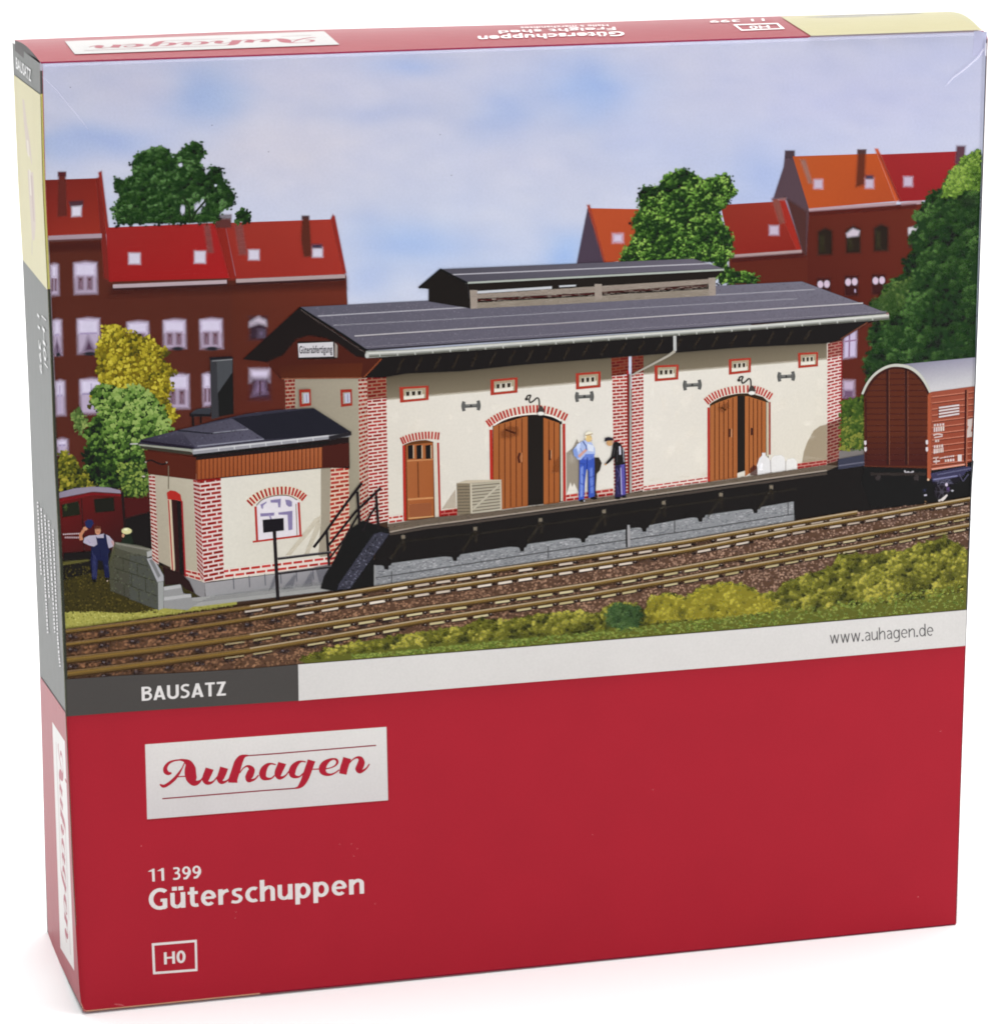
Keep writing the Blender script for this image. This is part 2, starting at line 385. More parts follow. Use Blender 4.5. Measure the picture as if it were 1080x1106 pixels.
def bricks(P, q, rows, cols, red, mortar, f=.7, fh=.55, jitter=17, bg=True):
    if bg: P.poly(q, mortar, feather=.5)
    lv = P.sheet.level(q)
    for r in range(rows):
        off = 0 if r % 2 else -.5
        for c in range(cols + 1):
            u0 = max(0.0, (c + off + (1 - f) / 2) / cols); u1 = min(1.0, (c + off + 1 - (1 - f) / 2) / cols)
            if u1 - u0 < .12 / cols * 2: continue
            v0 = (r + (1 - fh) / 2) / rows; v1 = (r + 1 - (1 - fh) / 2) / rows
            P.poly([bil(q, u0, v0), bil(q, u1, v0), bil(q, u1, v1), bil(q, u0, v1)], jit(red, jitter), lv=lv)
def arch(P, arc, n, length, w, red, lean=0.0, cream=(225, 215, 200)):
    """soldier course of bricks along a smooth arc"""
    N = len(arc) - 1
    def at(t):
        t = t * N; i = min(int(t), N - 1); k = t - i
        p0 = arc[max(i - 1, 0)]; p1 = arc[i]; p2 = arc[i + 1]; p3 = arc[min(i + 2, N)]
        return Vector([.5 * (2 * p1[a] + (p2[a] - p0[a]) * k + (2 * p0[a] - 5 * p1[a] + 4 * p2[a] - p3[a]) * k * k + (-p0[a] + 3 * p1[a] - 3 * p2[a] + p3[a]) * k ** 3) for a in (0, 1)])
    P.stroke([tuple(at(i / 20)) for i in range(21)], length + .8, cream, feather=.8)
    for i in range(n):
        t = (i + .5) / n; c = at(t); d = (at(min(1, t + .02)) - at(max(0, t - .02))).normalized()
        nn = Vector((d.y, -d.x)); nn = (nn + d * lean).normalized()
        P.stroke([tuple(c - nn * length / 2), tuple(c + nn * length / 2)], w, jit(red, 8), feather=.45)

# ------------------------------------------------------------------ the box
box = bpy.data.objects.new('model_kit_box', None); C.objects.link(box)
box['label'] = 'square cardboard box printed with a freight shed above a red lower half'
box['category'] = 'box'
FRONT = Sheet(front_pt, M_OPQ, M_ALP)
SIDE = Sheet(side_pt, M_GLO, M_GLOA, base=2e-4, gain=1.0)
TOP = Sheet(top_pt, M_GLO, M_GLOA, base=2e-4, gain=1.0)

def plain_mesh(name, verts, faces, mats, parent, cols=None, face_mats=None, smooth=False):
    me = bpy.data.meshes.new(name); me.from_pydata([tuple(v) for v in verts], [], faces)
    for m in mats: me.materials.append(m)
    if cols is not None:
        at = me.color_attributes.new('Ink', 'FLOAT_COLOR', 'POINT'); at.data.foreach_set('color', [x for c in cols for x in c])
    ob = bpy.data.objects.new(name, me); C.objects.link(ob); ob.parent = parent
    if smooth:
        for p in me.polygons: p.use_smooth = True
    return ob
RED = (170, 41, 54)
# carton: back, right side, bottom and inside, closed behind the printed panels
ybk = D
zf = [(z, x) for z, x in XE]
tr3 = front_pt(1066.5, 40); br3 = front_pt(1032.5, 998.5); bl3 = front_pt(89.5, 1093); 
zmin = min(br3.z, bl3.z)
ztr = interp(ZB, back_pt(1026, 12).x); 
btl, btr = back_pt(13, 42.5), back_pt(1026, 12)
bbl = side_pt(52, 1017); bbl = Vector((bbl.x, D, bbl.z)); bbr = Vector((br3.x, D, br3.z))
e = 1e-4
cv = [(bl3.x, e, bl3.z), (br3.x - e, e, br3.z), (tr3.x - e, e, tr3.z), (bl3.x + .002, e, H - .003),
      (bbl.x + .004, D - .002, bl3.z), (bbr.x - e, D, br3.z), (btr.x - e, D, btr.z - 2e-4), (btl.x + .004, D - .002, btl.z - .002)]
plain_mesh('carton', cv, [(0, 4, 5, 1), (1, 5, 6, 2), (4, 7, 6, 5), (0, 1, 2, 3)], [M_OPQ], box, cols=[ink((150, 40, 50)) + (1.0,)] * 8)

# front panel: red card, left edge gently bowed
outl = [(xfold(y), y) for y in (68, 100, 150, 200, 265, 300, 350, 400, 450, 500, 570, 611, 700, 774, 850, 935, 1020, 1070, 1084)]
outl += [(88.5, 1089), (89.8, 1092.3), (93, 1093.4), (130, 1089.6), (280, 1074.4), (600, 1042.6), (830, 1019.6), (1032, 999.2), (1032.9, 997)]
outl += [(interp(RIGHT, y), y) for y in (850, 700, 500, 340, 150, 60)] + [(1066.9, 42), (1065.5, 36), (1062, 32.8), (1055, 32.1)] + [(820, 40.4), (560, 49), (250, 59.6), (43.4, 66.6)]
P = Paint('front_panel', box, FRONT, 'plain red glossy card of the front face'); P.poly(outl, RED); front = P.build()

# ---- picture: sky sheet
BL_LINE = [(71, 733.9), (130, 730), (200, 726.7), (270, 722.4), (322, 718), (560, 699.5), (800, 680), (1044, 658.9)]   # lower edge of the picture
def pic_bottom(x): return interp(BL_LINE, x)
sky_blobs = [(225, 108, 42, 36, (150, 175, 220), .95), (110, 152, 62, 16, (158, 176, 218), .8), (60, 160, 30, 16, (160, 178, 218), .6),
    (440, 72, 40, 14, (160, 180, 224), .7), (400, 122, 75, 14, (170, 182, 218), .55), (545, 120, 40, 34, (165, 182, 222), .75),
    (640, 98, 55, 32, (160, 182, 226), .95), (600, 72, 40, 16, (178, 190, 224), .5), (450, 262, 75, 30, (165, 188, 230), .9),
    (400, 300, 30, 20, (172, 190, 228), .5), (560, 300, 60, 20, (178, 196, 230), .6), (615, 275, 30, 26, (158, 185, 230), .9), (700, 160, 80, 30, (180, 190, 222), .6), (830, 195, 60, 50, (168, 184, 224), .8),
    (930, 110, 130, 50, (186, 188, 220), .6), (1010, 60, 60, 30, (184, 188, 218), .6), (300, 160, 100, 50, (206, 204, 218), .9),
    (320, 85, 60, 18, (200, 200, 220), .7), (150, 90, 60, 30, (190, 190, 212), .7), (560, 175, 60, 26, (200, 202, 222), .7), (500, 90, 40, 14, (196, 200, 222), .5),
    (700, 120, 30, 40, (196, 200, 224), .4), (520, 235, 70, 24, (200, 205, 224), .6), (880, 150, 100, 20, (196, 200, 224), .5), (90, 75, 50, 20, (190, 192, 214), .7)]
def sky_col(x, y):
    c = mixc((194, 196, 218), (200, 206, 226), min(1, max(0, (y - 60) / 240)))
    w = Vector((x / 60, y / 34, 2.0))
    dx = noise.noise(w) * 16; dy = noise.noise(w + Vector((7, 3, 1))) * 10
    for bx, by, rx, ry, bc, s in sky_blobs:
        d = ((x + dx - bx) / rx) ** 2 + ((y + dy - by) / ry) ** 2
        if d < 6: c = mixc(c, bc, s * math.exp(-d))
    k = noise.noise(Vector((x / 38, y / 16, 5))) * 5 + noise.noise(Vector((x / 12, y / 8, 9))) * 2.0
    return (c[0] + k * 1.1, c[1] + k * .9, c[2] + k * .3)
P = Paint('picture', box, FRONT, 'printed picture of a cream and brick freight shed beside railway tracks under a blue sky')
NU, NV = 130, 60
pts, cols, fs = [], [], []
for j in range(NV + 1):
    v = j / NV
    for i in range(NU + 1):
        u = i / NU; x = 45 + u * 1010
        yt = interp([(43, 67.4), (250, 60.4), (560, 49.8), (820, 41.2), (1066, 33.2)], x); yb = 420
        y = yt + (yb - yt) * v
        X = xl(y) + u * (xr(y) - xl(y)); pts.append((X, y)); cols.append(ink(sky_col(X, y)) + (1.0,))
for j in range(NV):
    for i in range(NU):
        a = j * (NU + 1) + i
        fs.append((a, a + 1, a + NU + 2, a + NU + 1))
P.raw(pts, fs, cols, FRONT.level([(40, 30), (1070, 30), (1070, 425), (40, 425)]))
pic = P
# ground tone of the lower picture
low = [(xl(y), y) for y in (419, 450, 500, 570, 611, 700, 733.6)] + [p for p in BL_LINE[1:-1]] + [(xr(658), 659)] + [(xr(y), y) for y in (600, 500, 421)]
P.poly(low, (70, 52, 42))
picture = P.build()
def part(name, label=None): return Paint(name, picture, FRONT, label)

# ---- houses on the left
WALL = (87, 46, 38)
P = part('house_row', 'dark red brick row of houses with bright red roofs on the left'); P.fm = 2.0
P.poly([(xl(258), 256), (112, 254), (118, 300), (374, 296), (376, 335), (420, 400), (420, 470), (140, 560), (xl(600), 605), (xl(400), 400)], WALL, feather=1)
P.grad([(250, 306), (374, 298), (376, 460), (250, 470)], [(90, 47, 37), (106, 50, 39), (98, 46, 37), (86, 43, 36)])
P.poly([(xl(258), 262), (113, 259), (113, 270), (xl(258), 272)], (64, 32, 28), feather=3, alpha=.7)
P.poly([(118, 310), (374, 301), (374, 311), (118, 320)], (62, 34, 28), feather=4, alpha=.75)
P.grad([(xl(194), 194), (107, 192), (117, 252), (xl(256), 256.5)], [(112, 44, 40), (124, 44, 38), (146, 52, 42), (142, 50, 42)])
P.poly([(104, 192), (109, 190), (114, 244), (121, 306), (112, 300)], (120, 44, 40), feather=1)
P.poly([(106, 186), (110, 184), (118, 248), (114, 252), (110, 215)], (134, 50, 44), feather=1)
P.poly([(63, 186.5), (71, 186.5), (72.5, 233), (62, 234)], (96, 46, 42), feather=1.4)
P.poly([(62.5, 185), (71.5, 185), (71.5, 190), (62.5, 190)], (84, 42, 46), feather=1)
P.stroke([(xl(256) + .5, 257.3), (110, 254.8)], 5, (165, 145, 155), feather=1.6)
P.stroke([(xl(256) + .5, 260), (110, 257.6)], 1.6, (96, 66, 66), feather=1)
P.poly([(74, 217), (90, 216), (90, 223), (76, 224)], (78, 52, 60), feather=1.2); P.poly([(77.5, 223), (88, 222), (87.5, 233), (77.5, 233.5)], (212, 208, 224), feather=1.6)
P.grad([(114.5, 245.5), (234, 240.5), (250, 300), (118, 304)], [(148, 46, 44), (156, 42, 42), (162, 38, 40), (148, 38, 38)])
P.poly([(232, 242), (244, 241), (256, 301), (248, 302)], (134, 44, 38), feather=1.5)
P.grad([(243, 240.5), (359, 236.5), (372.5, 296), (255.5, 301)], [(148, 54, 46), (160, 58, 48), (156, 54, 46), (146, 48, 42)])
for k in range(12):
    y = 246 + k * 4.6; P.stroke([(119, y + 2), (238 + k, y - 2.6)], .6, (140, 30, 34), feather=.8, alpha=.16)
    P.stroke([(250 + k, y - 2.6), (360 + k, y - 7)], .6, (128, 40, 34), feather=.8, alpha=.16)
P.poly([(357, 236), (359.5, 231), (362, 233), (374.5, 295), (371, 296)], (140, 48, 42), feather=1)
for a in ([(220, 243), (227, 243), (231, 273), (224, 273)], [(253, 243), (262, 242), (267, 275), (258, 275)]): P.poly(a, (122, 74, 72), feather=1.5, alpha=.8)
P.poly([(232, 233), (250, 232), (250, 246), (233, 246)], (92, 54, 52), feather=1.2); P.poly([(231, 231.5), (250, 231), (250, 236), (232, 236)], (122, 116, 124), feather=1.4)
P.poly([(326.5, 234), (334, 234), (337, 277), (328, 277.5), (325, 258)], (88, 46, 38), feather=1.5); P.rect(326, 232.5, 334, 236.5, (74, 52, 52), feather=1)
for a in ((139, 273, 151.5, 285), (210, 271, 222, 284), (268.5, 269.5, 280, 280.5), (337.5, 267, 348.5, 277.5)): P.rect(*a, (204, 200, 216), feather=1.6)
P.rect(337, 263.5, 348, 268, (70, 60, 78), feather=1.5)
P.stroke([(122, 309.5), (245, 304.5)], 4.2, (180, 162, 168), feather=1.5); P.stroke([(255, 303.6), (373, 298.4)], 4.2, (172, 152, 152), feather=1.5)
P.stroke([(122, 312.4), (245, 307.4)], 2, (60, 38, 38), feather=1.5); P.stroke([(255, 306.6), (373, 301.4)], 2, (60, 38, 38), feather=1.5)
for k in range(46):
    y = 318 + k * 5; x0 = max(xl(y), 56); P.stroke([(x0, y), (min(376, 140 + k * 40), y - 2)], .7, (70, 34, 30), feather=1, alpha=.15)
P.build()
def window(P, x0, y0, x1, y1, kind=0):
    cw = (180, 166, 190)
    P.poly([(x0, y0 + 2), ((x0 + x1) / 2, y0 - .5), (x1, y0 + 1), (x1 + .8, y1), (x0 + 1, y1 + .6)], cw, feather=2)
    h = y1 - y0; w = x1 - x0
    P.rect(x0 + 1.5, y0 + 2, x1 - 1.5, y0 + h * .42, (208, 200, 222), feather=2)
    if kind == 0:
        P.rect(x0 + w * .17, y0 + h * .47, x0 + w * .42, y1 - h * .12, (92, 58, 66), feather=1.8)
        P.rect(x0 + w * .58, y0 + h * .47, x0 + w * .83, y1 - h * .12, (92, 58, 66), feather=1.8)
        P.rect(x0 + w * .25, y0 + h * .60, x0 + w * .38, y1 - h * .12, (130, 105, 122), feather=1.4)
        P.rect(x0 + w * .66, y0 + h * .60, x0 + w * .78, y1 - h * .12, (130, 105, 122), feather=1.4)
    if kind == 1:
        P.poly([(x0 + w * .5, y0 + h * .55), (x0 + w * .25, y1 - 1), (x0 + w * .9, y1 - 1)], (84, 62, 84), feather=2.5)
        P.stroke([(x0 + 2, y0 + h * .45), (x1 - 2, y0 + h * .43)], 1.2, (160, 145, 178), feather=1)
    if kind == 2:
        P.stroke([(x0 + 2, y0 + h * .45), (x1 - 2, y0 + h * .43)], 1.2, (150, 138, 170), feather=1)
        P.stroke([(x0 + w * .5, y0 + 5), (x0 + w * .52, y1 - 2)], 1.2, (178, 166, 196), feather=1)
P = part('house_window', 'blurred pale lilac windows of the left houses'); P.fm = 2.6
for a in ((80, 283, 104, 316.5, 0), (xl(300) + .4, 285, 62.5, 318, 0), (83.5, 343.5, 107, 381, 1), (xl(360) + .4, 345, 66, 383, 1), (137.5, 347, 160, 375, 0), (176.5, 345, 200, 375.5, 0),
          (216, 344, 239.5, 375.5, 0), (86.5, 409, 110.5, 446, 2), (xl(430) + .4, 411, 69.5, 448, 2), (179.5, 404, 203.5, 440.5, 0), (219, 403, 229, 438, 0), (xl(480) + .3, 474, 72.5, 490, 2)):
    window(P, *a)
for x0, x1, y in ((184, 200, 376.5), (220, 238, 376.5), (88, 106, 382), (60, 66, 383)): P.blob((x0 + x1) / 2, y, (x1 - x0) / 2, 3, (44, 44, 50), soft=.5)
P.rect(269.5, 342, 288, 367, (58, 44, 54), feather=2); P.poly([(270, 348), (279, 342), (287, 346), (287.5, 351), (279, 349), (270, 352)], (196, 184, 200), feather=2); P.rect(279, 356, 286, 364, (96, 84, 104), feather=2)
P.rect(270.5, 399, 290.5, 412, (208, 198, 222), feather=2.5); P.rect(271, 408, 291, 431, (64, 44, 56), feather=3); P.poly([(278, 412), (285, 412), (287, 424), (274, 426)], (132, 112, 142), feather=3); P.rect(280, 411, 282, 426, (70, 44, 54), feather=1.5)
P.build()

# ---- houses on the right
P = part('house_row', 'orange and red roofed brick houses on the right'); P.fm = 2.0
P.poly([(787, 276), (868, 270), (871, 226), (1000, 219), (1040, 230), (1040, 420), (880, 440), (787, 320)], (92, 42, 34), feather=1)
P.grad([(872, 228), (1000, 221), (1000, 340), (872, 340)], [(92, 42, 34), (100, 45, 36), (92, 40, 32), (82, 36, 30)])
P.poly([(636.5, 223.5), (634, 226), (622, 287), (660, 287), (652, 270)], (76, 64, 78), feather=1)
P.grad([(637, 224.5), (690, 225.5), (690, 288), (653, 286)], [(180, 80, 48), (176, 78, 48), (168, 72, 44), (174, 76, 46)])
P.poly([(633.5, 221), (637, 220.5), (655, 285), (652.5, 285)], (150, 66, 52), feather=1)
P.rect(662, 252.5, 672.5, 261.5, (200, 190, 214), feather=2.5); P.stroke([(654, 286), (668, 283)], 2.5, (196, 160, 150), feather=1)
P.grad([(778, 221), (836, 217.5), (865, 271), (790, 275.5)], [(138, 52, 42), (146, 54, 44), (130, 42, 36), (136, 44, 38)])
P.poly([(836, 216), (847, 212), (868, 271), (861, 272)], (156, 48, 40), feather=1)
P.poly([(833, 214), (841, 213), (848, 240), (842, 242)], (132, 76, 68), feather=1.5)
P.rect(840, 208, 850, 216, (142, 104, 104), feather=1.2); P.rect(840, 206.5, 850, 210, (160, 142, 150), feather=1)
P.poly([(848, 163), (857, 168), (874, 222), (871, 275), (866, 270), (849.5, 213), (834.5, 215), (846, 180)], (86, 68, 76), feather=1)
P.poly([(848, 213), (872, 228), (871, 278), (866, 270)], (78, 50, 48), feather=2)
P.rect(848, 162, 858.5, 171, (74, 60, 66), feather=1)
P.grad([(856, 168.5), (947, 165.5), (967, 217), (873.5, 225)], [(176, 84, 46), (182, 82, 42), (170, 76, 44), (178, 82, 42)])
P.grad([(951, 166.5), (1037, 163), (1030, 214), (972, 217.5)], [(150, 44, 46), (154, 42, 48), (148, 38, 44), (144, 40, 42)])
P.poly([(944.5, 160), (948.5, 160), (972, 216), (967, 218)], (190, 88, 48), feather=1); P.poly([(948, 166), (951, 166), (974, 217), (971, 218)], (134, 44, 40), feather=1, alpha=.8)
P.poly([(926.5, 162), (935, 162), (934, 199), (924, 202)], (98, 50, 38), feather=1.8); P.rect(926, 161, 935.5, 166, (80, 56, 56), feather=1)
P.poly([(1033, 157), (1043, 157), (1041, 182), (1031, 176)], (92, 62, 72), feather=1.5)
P.poly([(864, 172), (870, 172), (878, 198), (873, 198)], (142, 108, 100), feather=1.5, alpha=.85)
for a in ((879, 193.5, 888.5, 203.5), (934.5, 192.5, 943.5, 203), (976, 190.5, 985.5, 201), (831, 243.5, 841, 253.5)): P.rect(*a, (190, 176, 196), feather=1.8)
P.rect(935, 189, 943, 193, (60, 60, 84), feather=1.5)
P.stroke([(790, 277), (866, 271.5)], 3.6, (170, 146, 146), feather=1.2); P.stroke([(873.5, 227), (968, 219.8)], 3.6, (178, 150, 156), feather=1.2); P.stroke([(973, 220.5), (996, 217.8)], 3.4, (180, 150, 158), feather=1.2)
P.stroke([(790, 280.5), (868, 275)], 4, (70, 30, 28), feather=3, alpha=.8); P.stroke([(873.5, 230.5), (990, 222)], 4, (80, 34, 28), feather=3, alpha=.8)
for x0, x1, y0 in ((883, 899, 247), (913.5, 929.5, 245), (943.5, 959.5, 243)):
    P.poly([(x0, y0 + 3), ((x0 + x1) / 2, y0 - 1.5), (x1, y0 + 2), (x1, y0 + 28), (x0, y0 + 28.5)], (44, 36, 28), feather=1.8)
    P.rect(x0 + 3, y0 + 7, x0 + 7, y0 + 24, (54, 50, 36), feather=2)
P.poly([(914, 252), (921, 246.5), (928.5, 249), (927, 254.5), (915, 256)], (196, 184, 196), feather=1.5)
P.poly([(981, 246), (997, 242), (998, 252), (981, 254)], (206, 200, 208), feather=1.5); P.rect(981, 253, 996, 268, (60, 40, 34), feather=1.5)
for x0, y0 in ((882, 302), (912, 299.5), (941.5, 298)):
    P.rect(x0, y0 - 2, x0 + 15, y0 + 20, (60, 32, 32), feather=1.5); P.blob(x0 + 4, y0 + 5, 4, 5, (204, 184, 202), soft=.4); P.blob(x0 + 11, y0 + 4.5, 4, 5, (204, 184, 202), soft=.4)
P.blob(923.5, 314, 1.5, 3, (160, 140, 165)); P.blob(981, 324.5, 2.5, 3, (200, 180, 190))
P.poly([(905, 345), (941, 342), (937, 425), (906, 432)], (92, 42, 34), feather=2)
P.poly([(912, 358), (925, 356), (924.5, 385), (911, 387)], (196, 184, 212), feather=2); P.stroke([(917.5, 358), (917, 386)], 1.3, (140, 110, 140), feather=1); P.stroke([(911, 369), (925, 367)], 1.3, (150, 120, 150), feather=1)
P.rect(910.5, 411, 922.5, 428, (190, 172, 196), feather=2.5); P.rect(911, 421, 922, 430, (110, 84, 110), feather=2)
P.build()

# ---- trees
GR = [(24, 36, 22), (36, 58, 30), (58, 88, 46), (92, 124, 76)]
P = part('tree', 'round dark green tree behind the left houses')
t1 = [(121, 226), (125, 218), (128, 212), (122, 200), (125, 190), (134, 193), (142, 188), (141, 175), (148, 165), (160, 160), (174, 156), (183, 160), (187, 168), (193, 162), (200, 157), (212, 152), (220, 155), (222, 168), (217, 175), (223, 186), (229, 178), (240, 182), (243, 195), (250, 203), (256, 212), (251, 224), (240, 228), (236, 238), (228, 241), (126, 243)]
P.foliage(t1, 1700, (1.3, 3.0), GR, (36, 56, 34), seed=2, scale=9, soft=True)
P.foliage([(255, 240), (256, 230), (262, 225.5), (268, 227), (271, 236), (269, 240)], 90, (1, 2), GR, (40, 66, 38), seed=3)
for a in ((195, 178, 3, 3), (197.5, 226, 3, 7), (214, 224, 5, 7), (219, 219, 4, 5), (233, 200, 2, 2)): P.blob(*a, (196, 196, 216), soft=.55, rag=.2)
P.stroke([(206, 240), (204, 222), (197, 212)], 2, (40, 52, 36), feather=1); P.stroke([(206, 240), (212, 228), (224, 214)], 2, (40, 52, 36), feather=1)
P.build()
P = part('tree', 'dark green tree behind the ridge of the shed')
t2 = [(667, 287), (672, 270), (680, 262), (685, 250), (681, 238), (690, 225), (688, 208), (695, 200), (710, 200), (718, 188), (726, 185), (738, 180), (748, 185), (760, 192), (772, 190), (782, 186), (790, 190), (792, 200), (797, 207), (791, 214), (785, 222), (778, 230), (782, 240), (789, 248), (793, 262), (791, 275), (786, 285), (792, 292), (810, 292), (820, 300), (818, 307), (776, 307), (770, 284), (700, 284)]
P.foliage(t2, 2500, (1.1, 2.5), [(20, 30, 18), (34, 54, 26), (60, 94, 40), (98, 136, 58), (140, 172, 84)], (34, 52, 28), seed=11, scale=7, soft=True)
P.build()
P = part('tree', 'large green tree at the right edge of the picture')
t3 = [(1060, 160), (1045, 166), (1036, 178), (1024, 186), (1020, 198), (1012, 205), (1001, 209), (995, 222), (986, 232), (990, 245), (982, 258), (986, 272), (975, 282), (978, 292), (960, 304), (950, 318), (938, 330), (948, 345), (936, 360), (941, 375), (932, 390), (936, 415), (1054.5, 415), (1056, 340), (1059, 250), (1062, 168)]
P.foliage(t3, 2800, (1.8, 4.0), [(22, 34, 22), (34, 54, 30), (50, 76, 40), (76, 106, 56)], (36, 56, 34), seed=21, scale=14, light=(.0, -.0015), soft=True)
P.foliage([(1020, 202), (1030, 184), (1042, 168), (1059, 162), (1061.5, 190), (1059, 206), (1042, 204), (1032, 214), (1018, 212)], 420, (1.2, 3), [(48, 72, 34), (80, 110, 44), (108, 138, 56), (138, 164, 78)], (74, 102, 44), seed=24, scale=7, soft=True)
P.blob(1045, 218, 12, 9, (24, 42, 28), soft=.7, alpha=.85)
P.foliage([(940, 330), (960, 308), (985, 300), (975, 330), (960, 350), (945, 345)], 260, (1.4, 3), [(36, 56, 32), (58, 82, 42), (88, 108, 56)], (48, 70, 38), seed=25, soft=True)
P.build()
YE = [(72, 70, 28), (128, 116, 36), (174, 160, 48), (206, 192, 72)]
P = part('tree', 'yellow leaved tree behind the small annex')
P.foliage([(103, 378), (104, 368), (111, 362), (111, 352), (120, 351), (130, 352), (136, 358), (146, 358), (154, 364), (164, 364), (170, 372), (180, 377), (183, 380), (174, 386), (186, 396), (191, 401), (184, 408), (187, 420), (182, 430), (188, 440), (194, 452), (184, 458), (172, 452), (160, 440), (110, 425), (97, 440), (98, 430), (108, 415), (103, 400), (107, 392)], 1500, (.9, 2.1), YE, (112, 96, 32), seed=31, scale=6)
P.build()
P = part('bush', 'yellow green bush at the left edge of the picture')
P.foliage([(xl(500) + 1, 490), (72, 488), (80, 496), (86, 505), (97, 504), (104, 515), (110, 530), (64, 532)], 420, (1, 2.2), [(34, 38, 22), (70, 74, 32), (112, 112, 40), (168, 158, 60)], (62, 66, 30), seed=33, scale=6)
P.build()
P = part('tree', 'green leaved tree in front of the yellow tree')
P.foliage([(98, 422), (100, 418), (112, 416), (130, 420), (145, 415), (156, 420), (168, 430), (177, 440), (182, 453), (187, 462), (180, 468), (165, 474), (152, 480), (160, 488), (164, 505), (162, 530), (152, 536), (134, 538), (128, 530), (108, 526), (98, 520), (92, 505), (90, 490), (96, 478), (92, 470), (97, 455), (107, 447), (99, 436)], 2600, (.9, 2.2), [(24, 34, 20), (42, 62, 32), (78, 108, 48), (112, 144, 68), (152, 176, 98)], (40, 58, 34), seed=41, scale=6.5, light=(.006, -.006))
P.foliage([(78, 448), (84, 441), (90, 447), (95, 455), (92, 463), (86, 469), (80, 461)], 110, (.9, 1.8), [(58, 78, 42), (100, 124, 66), (146, 162, 92)], (76, 98, 52), seed=42, scale=4)
P.foliage([(128, 500), (150, 500), (160, 515), (160, 535), (140, 537), (130, 525)], 200, (.8, 1.8), [(46, 64, 32), (90, 114, 52), (140, 158, 76)], (46, 66, 36), seed=43, scale=5)
P.build()

# ---- left ground, rail car, people, low wall
P = part('grass_ground', 'shaded and sunlit grass at the left')
P.poly([(xl(590) + .2, 590), (130, 585), (170, 600), (178, 620), (215, 640), (215, 660), (xl(668), 668)], (62, 56, 30))
P.poly([(xl(606), 606), (100, 603), (124, 600), (124, 612), (xl(625), 627)], (36, 34, 24), feather=2)
P.poly([(xl(604), 607), (96, 603), (97, 606), (xl(610), 611)], (92, 88, 48), feather=1.2)
P.poly([(133, 545), (166, 548), (172, 600), (178, 612), (120, 600), (130, 575)], (34, 24, 22), feather=2)
P.poly([(133, 537), (164, 538), (165, 552), (134, 560)], (74, 30, 28), feather=2)
P.poly([(xl(663) + .2, 661), (100, 660), (140, 663), (180, 656), (215, 648), (235, 652), (256, 646), (256, 653), (xl(680) + .2, 680.5)], (168, 164, 84), feather=1)
rnd = random.Random(5)
for _ in range(1500):
    y = rnd.uniform(654, 680); x = rnd.uniform(71, 258)
    if y > 681 - (x - 71) * .142 or y < interp([(71, 660), (150, 662), (215, 649), (258, 646)], x): continue
    P.dab(x, y, rnd.uniform(.6, 1.2), mixc((120, 118, 50), (206, 204, 120), rnd.random()), n=4)
for _ in range(1000):
    y = rnd.uniform(612, 662); x = rnd.uniform(70, 172)
    if x > 124 and y < 645: continue
    P.dab(x, y, rnd.uniform(.6, 1.3), mixc((44, 42, 20), (104, 92, 44), rnd.random() ** 1.4), n=4)
P.build()
P = part('rail_car', 'dark red rail car with a grey roof at the left edge')
P.grad([(xl(532), 533), (131, 528), (136, 598), (xl(604), 604)], [(104, 28, 30), (84, 24, 28), (52, 18, 20), (74, 20, 24)])
P.poly([(xl(532), 532), (80, 527.5), (100, 525.5), (118, 526.5), (130, 529.5), (131, 533), (100, 531), (xl(538), 538)], (142, 134, 150), feather=1)
P.stroke([(xl(541), 541), (100, 533.5), (131, 535)], 1.5, (120, 30, 36), feather=1)
P.poly([(66.5, 545), (85, 541), (87, 556), (67.5, 559)], (38, 40, 28), feather=1.2); P.poly([(101, 539), (123, 537), (124, 552), (103, 554)], (36, 36, 28), feather=1.2)
P.blob(71, 548, 3, 4, (70, 84, 44), soft=.8); P.stroke([(88, 538), (91, 596)], .8, (50, 14, 18), feather=.8); P.stroke([(132, 531), (137, 596)], 2.5, (40, 18, 20), feather=1)
P.poly([(68, 597), (137, 592), (137, 602), (68, 606)], (34, 26, 22), feather=2)
lv = None
for x in range(68, 87, 2): P.stroke([(x, 577.2 - (x - 68) * .05), (x + 1.5, 577.1 - (x - 68) * .05)], 1.2, (190, 168, 172), feather=.5)
for x in range(70, 85, 2): P.stroke([(x, 580.6), (x + 1.4, 580.5)], 1.6, (180, 156, 160), feather=.6)
P.build()
P = part('person', 'figure in blue overalls and white shirt waving a blue cap')
P.dim = .82
P.poly([(98.5, 590), (116, 590), (117.5, 606), (118.5, 624), (113.5, 624), (111, 606), (106, 605), (104.5, 626), (99.5, 626), (98, 606)], (42, 46, 84), feather=.6)
P.poly([(100, 595), (104, 594), (104.5, 624), (100, 624)], (62, 66, 112), feather=1.2, alpha=.8)
P.poly([(91, 581), (96, 578.5), (103, 578), (112, 576.5), (118, 579), (122, 584), (123, 590), (118, 592), (104, 591), (96, 589), (90, 586)], (214, 206, 226), feather=.7)
P.poly([(103.5, 579), (105, 581), (112, 581), (112, 577), (114.5, 577), (116, 586), (118.5, 596), (115, 601), (101, 600), (99, 592), (105, 588)], (44, 48, 84), feather=.6)
P.stroke([(88, 583.5), (87, 578), (90.5, 572.5)], [3.6, 3.2, 2.8], (190, 130, 100), feather=.6); P.blob(92, 571, 3, 2.6, (196, 140, 110), soft=.3)
P.blob(105.7, 573, 3.6, 5.4, (196, 142, 112), soft=.25); P.poly([(102, 569), (105.5, 567.5), (109.5, 569), (109.5, 571), (102, 571.5)], (110, 62, 50), feather=.8)
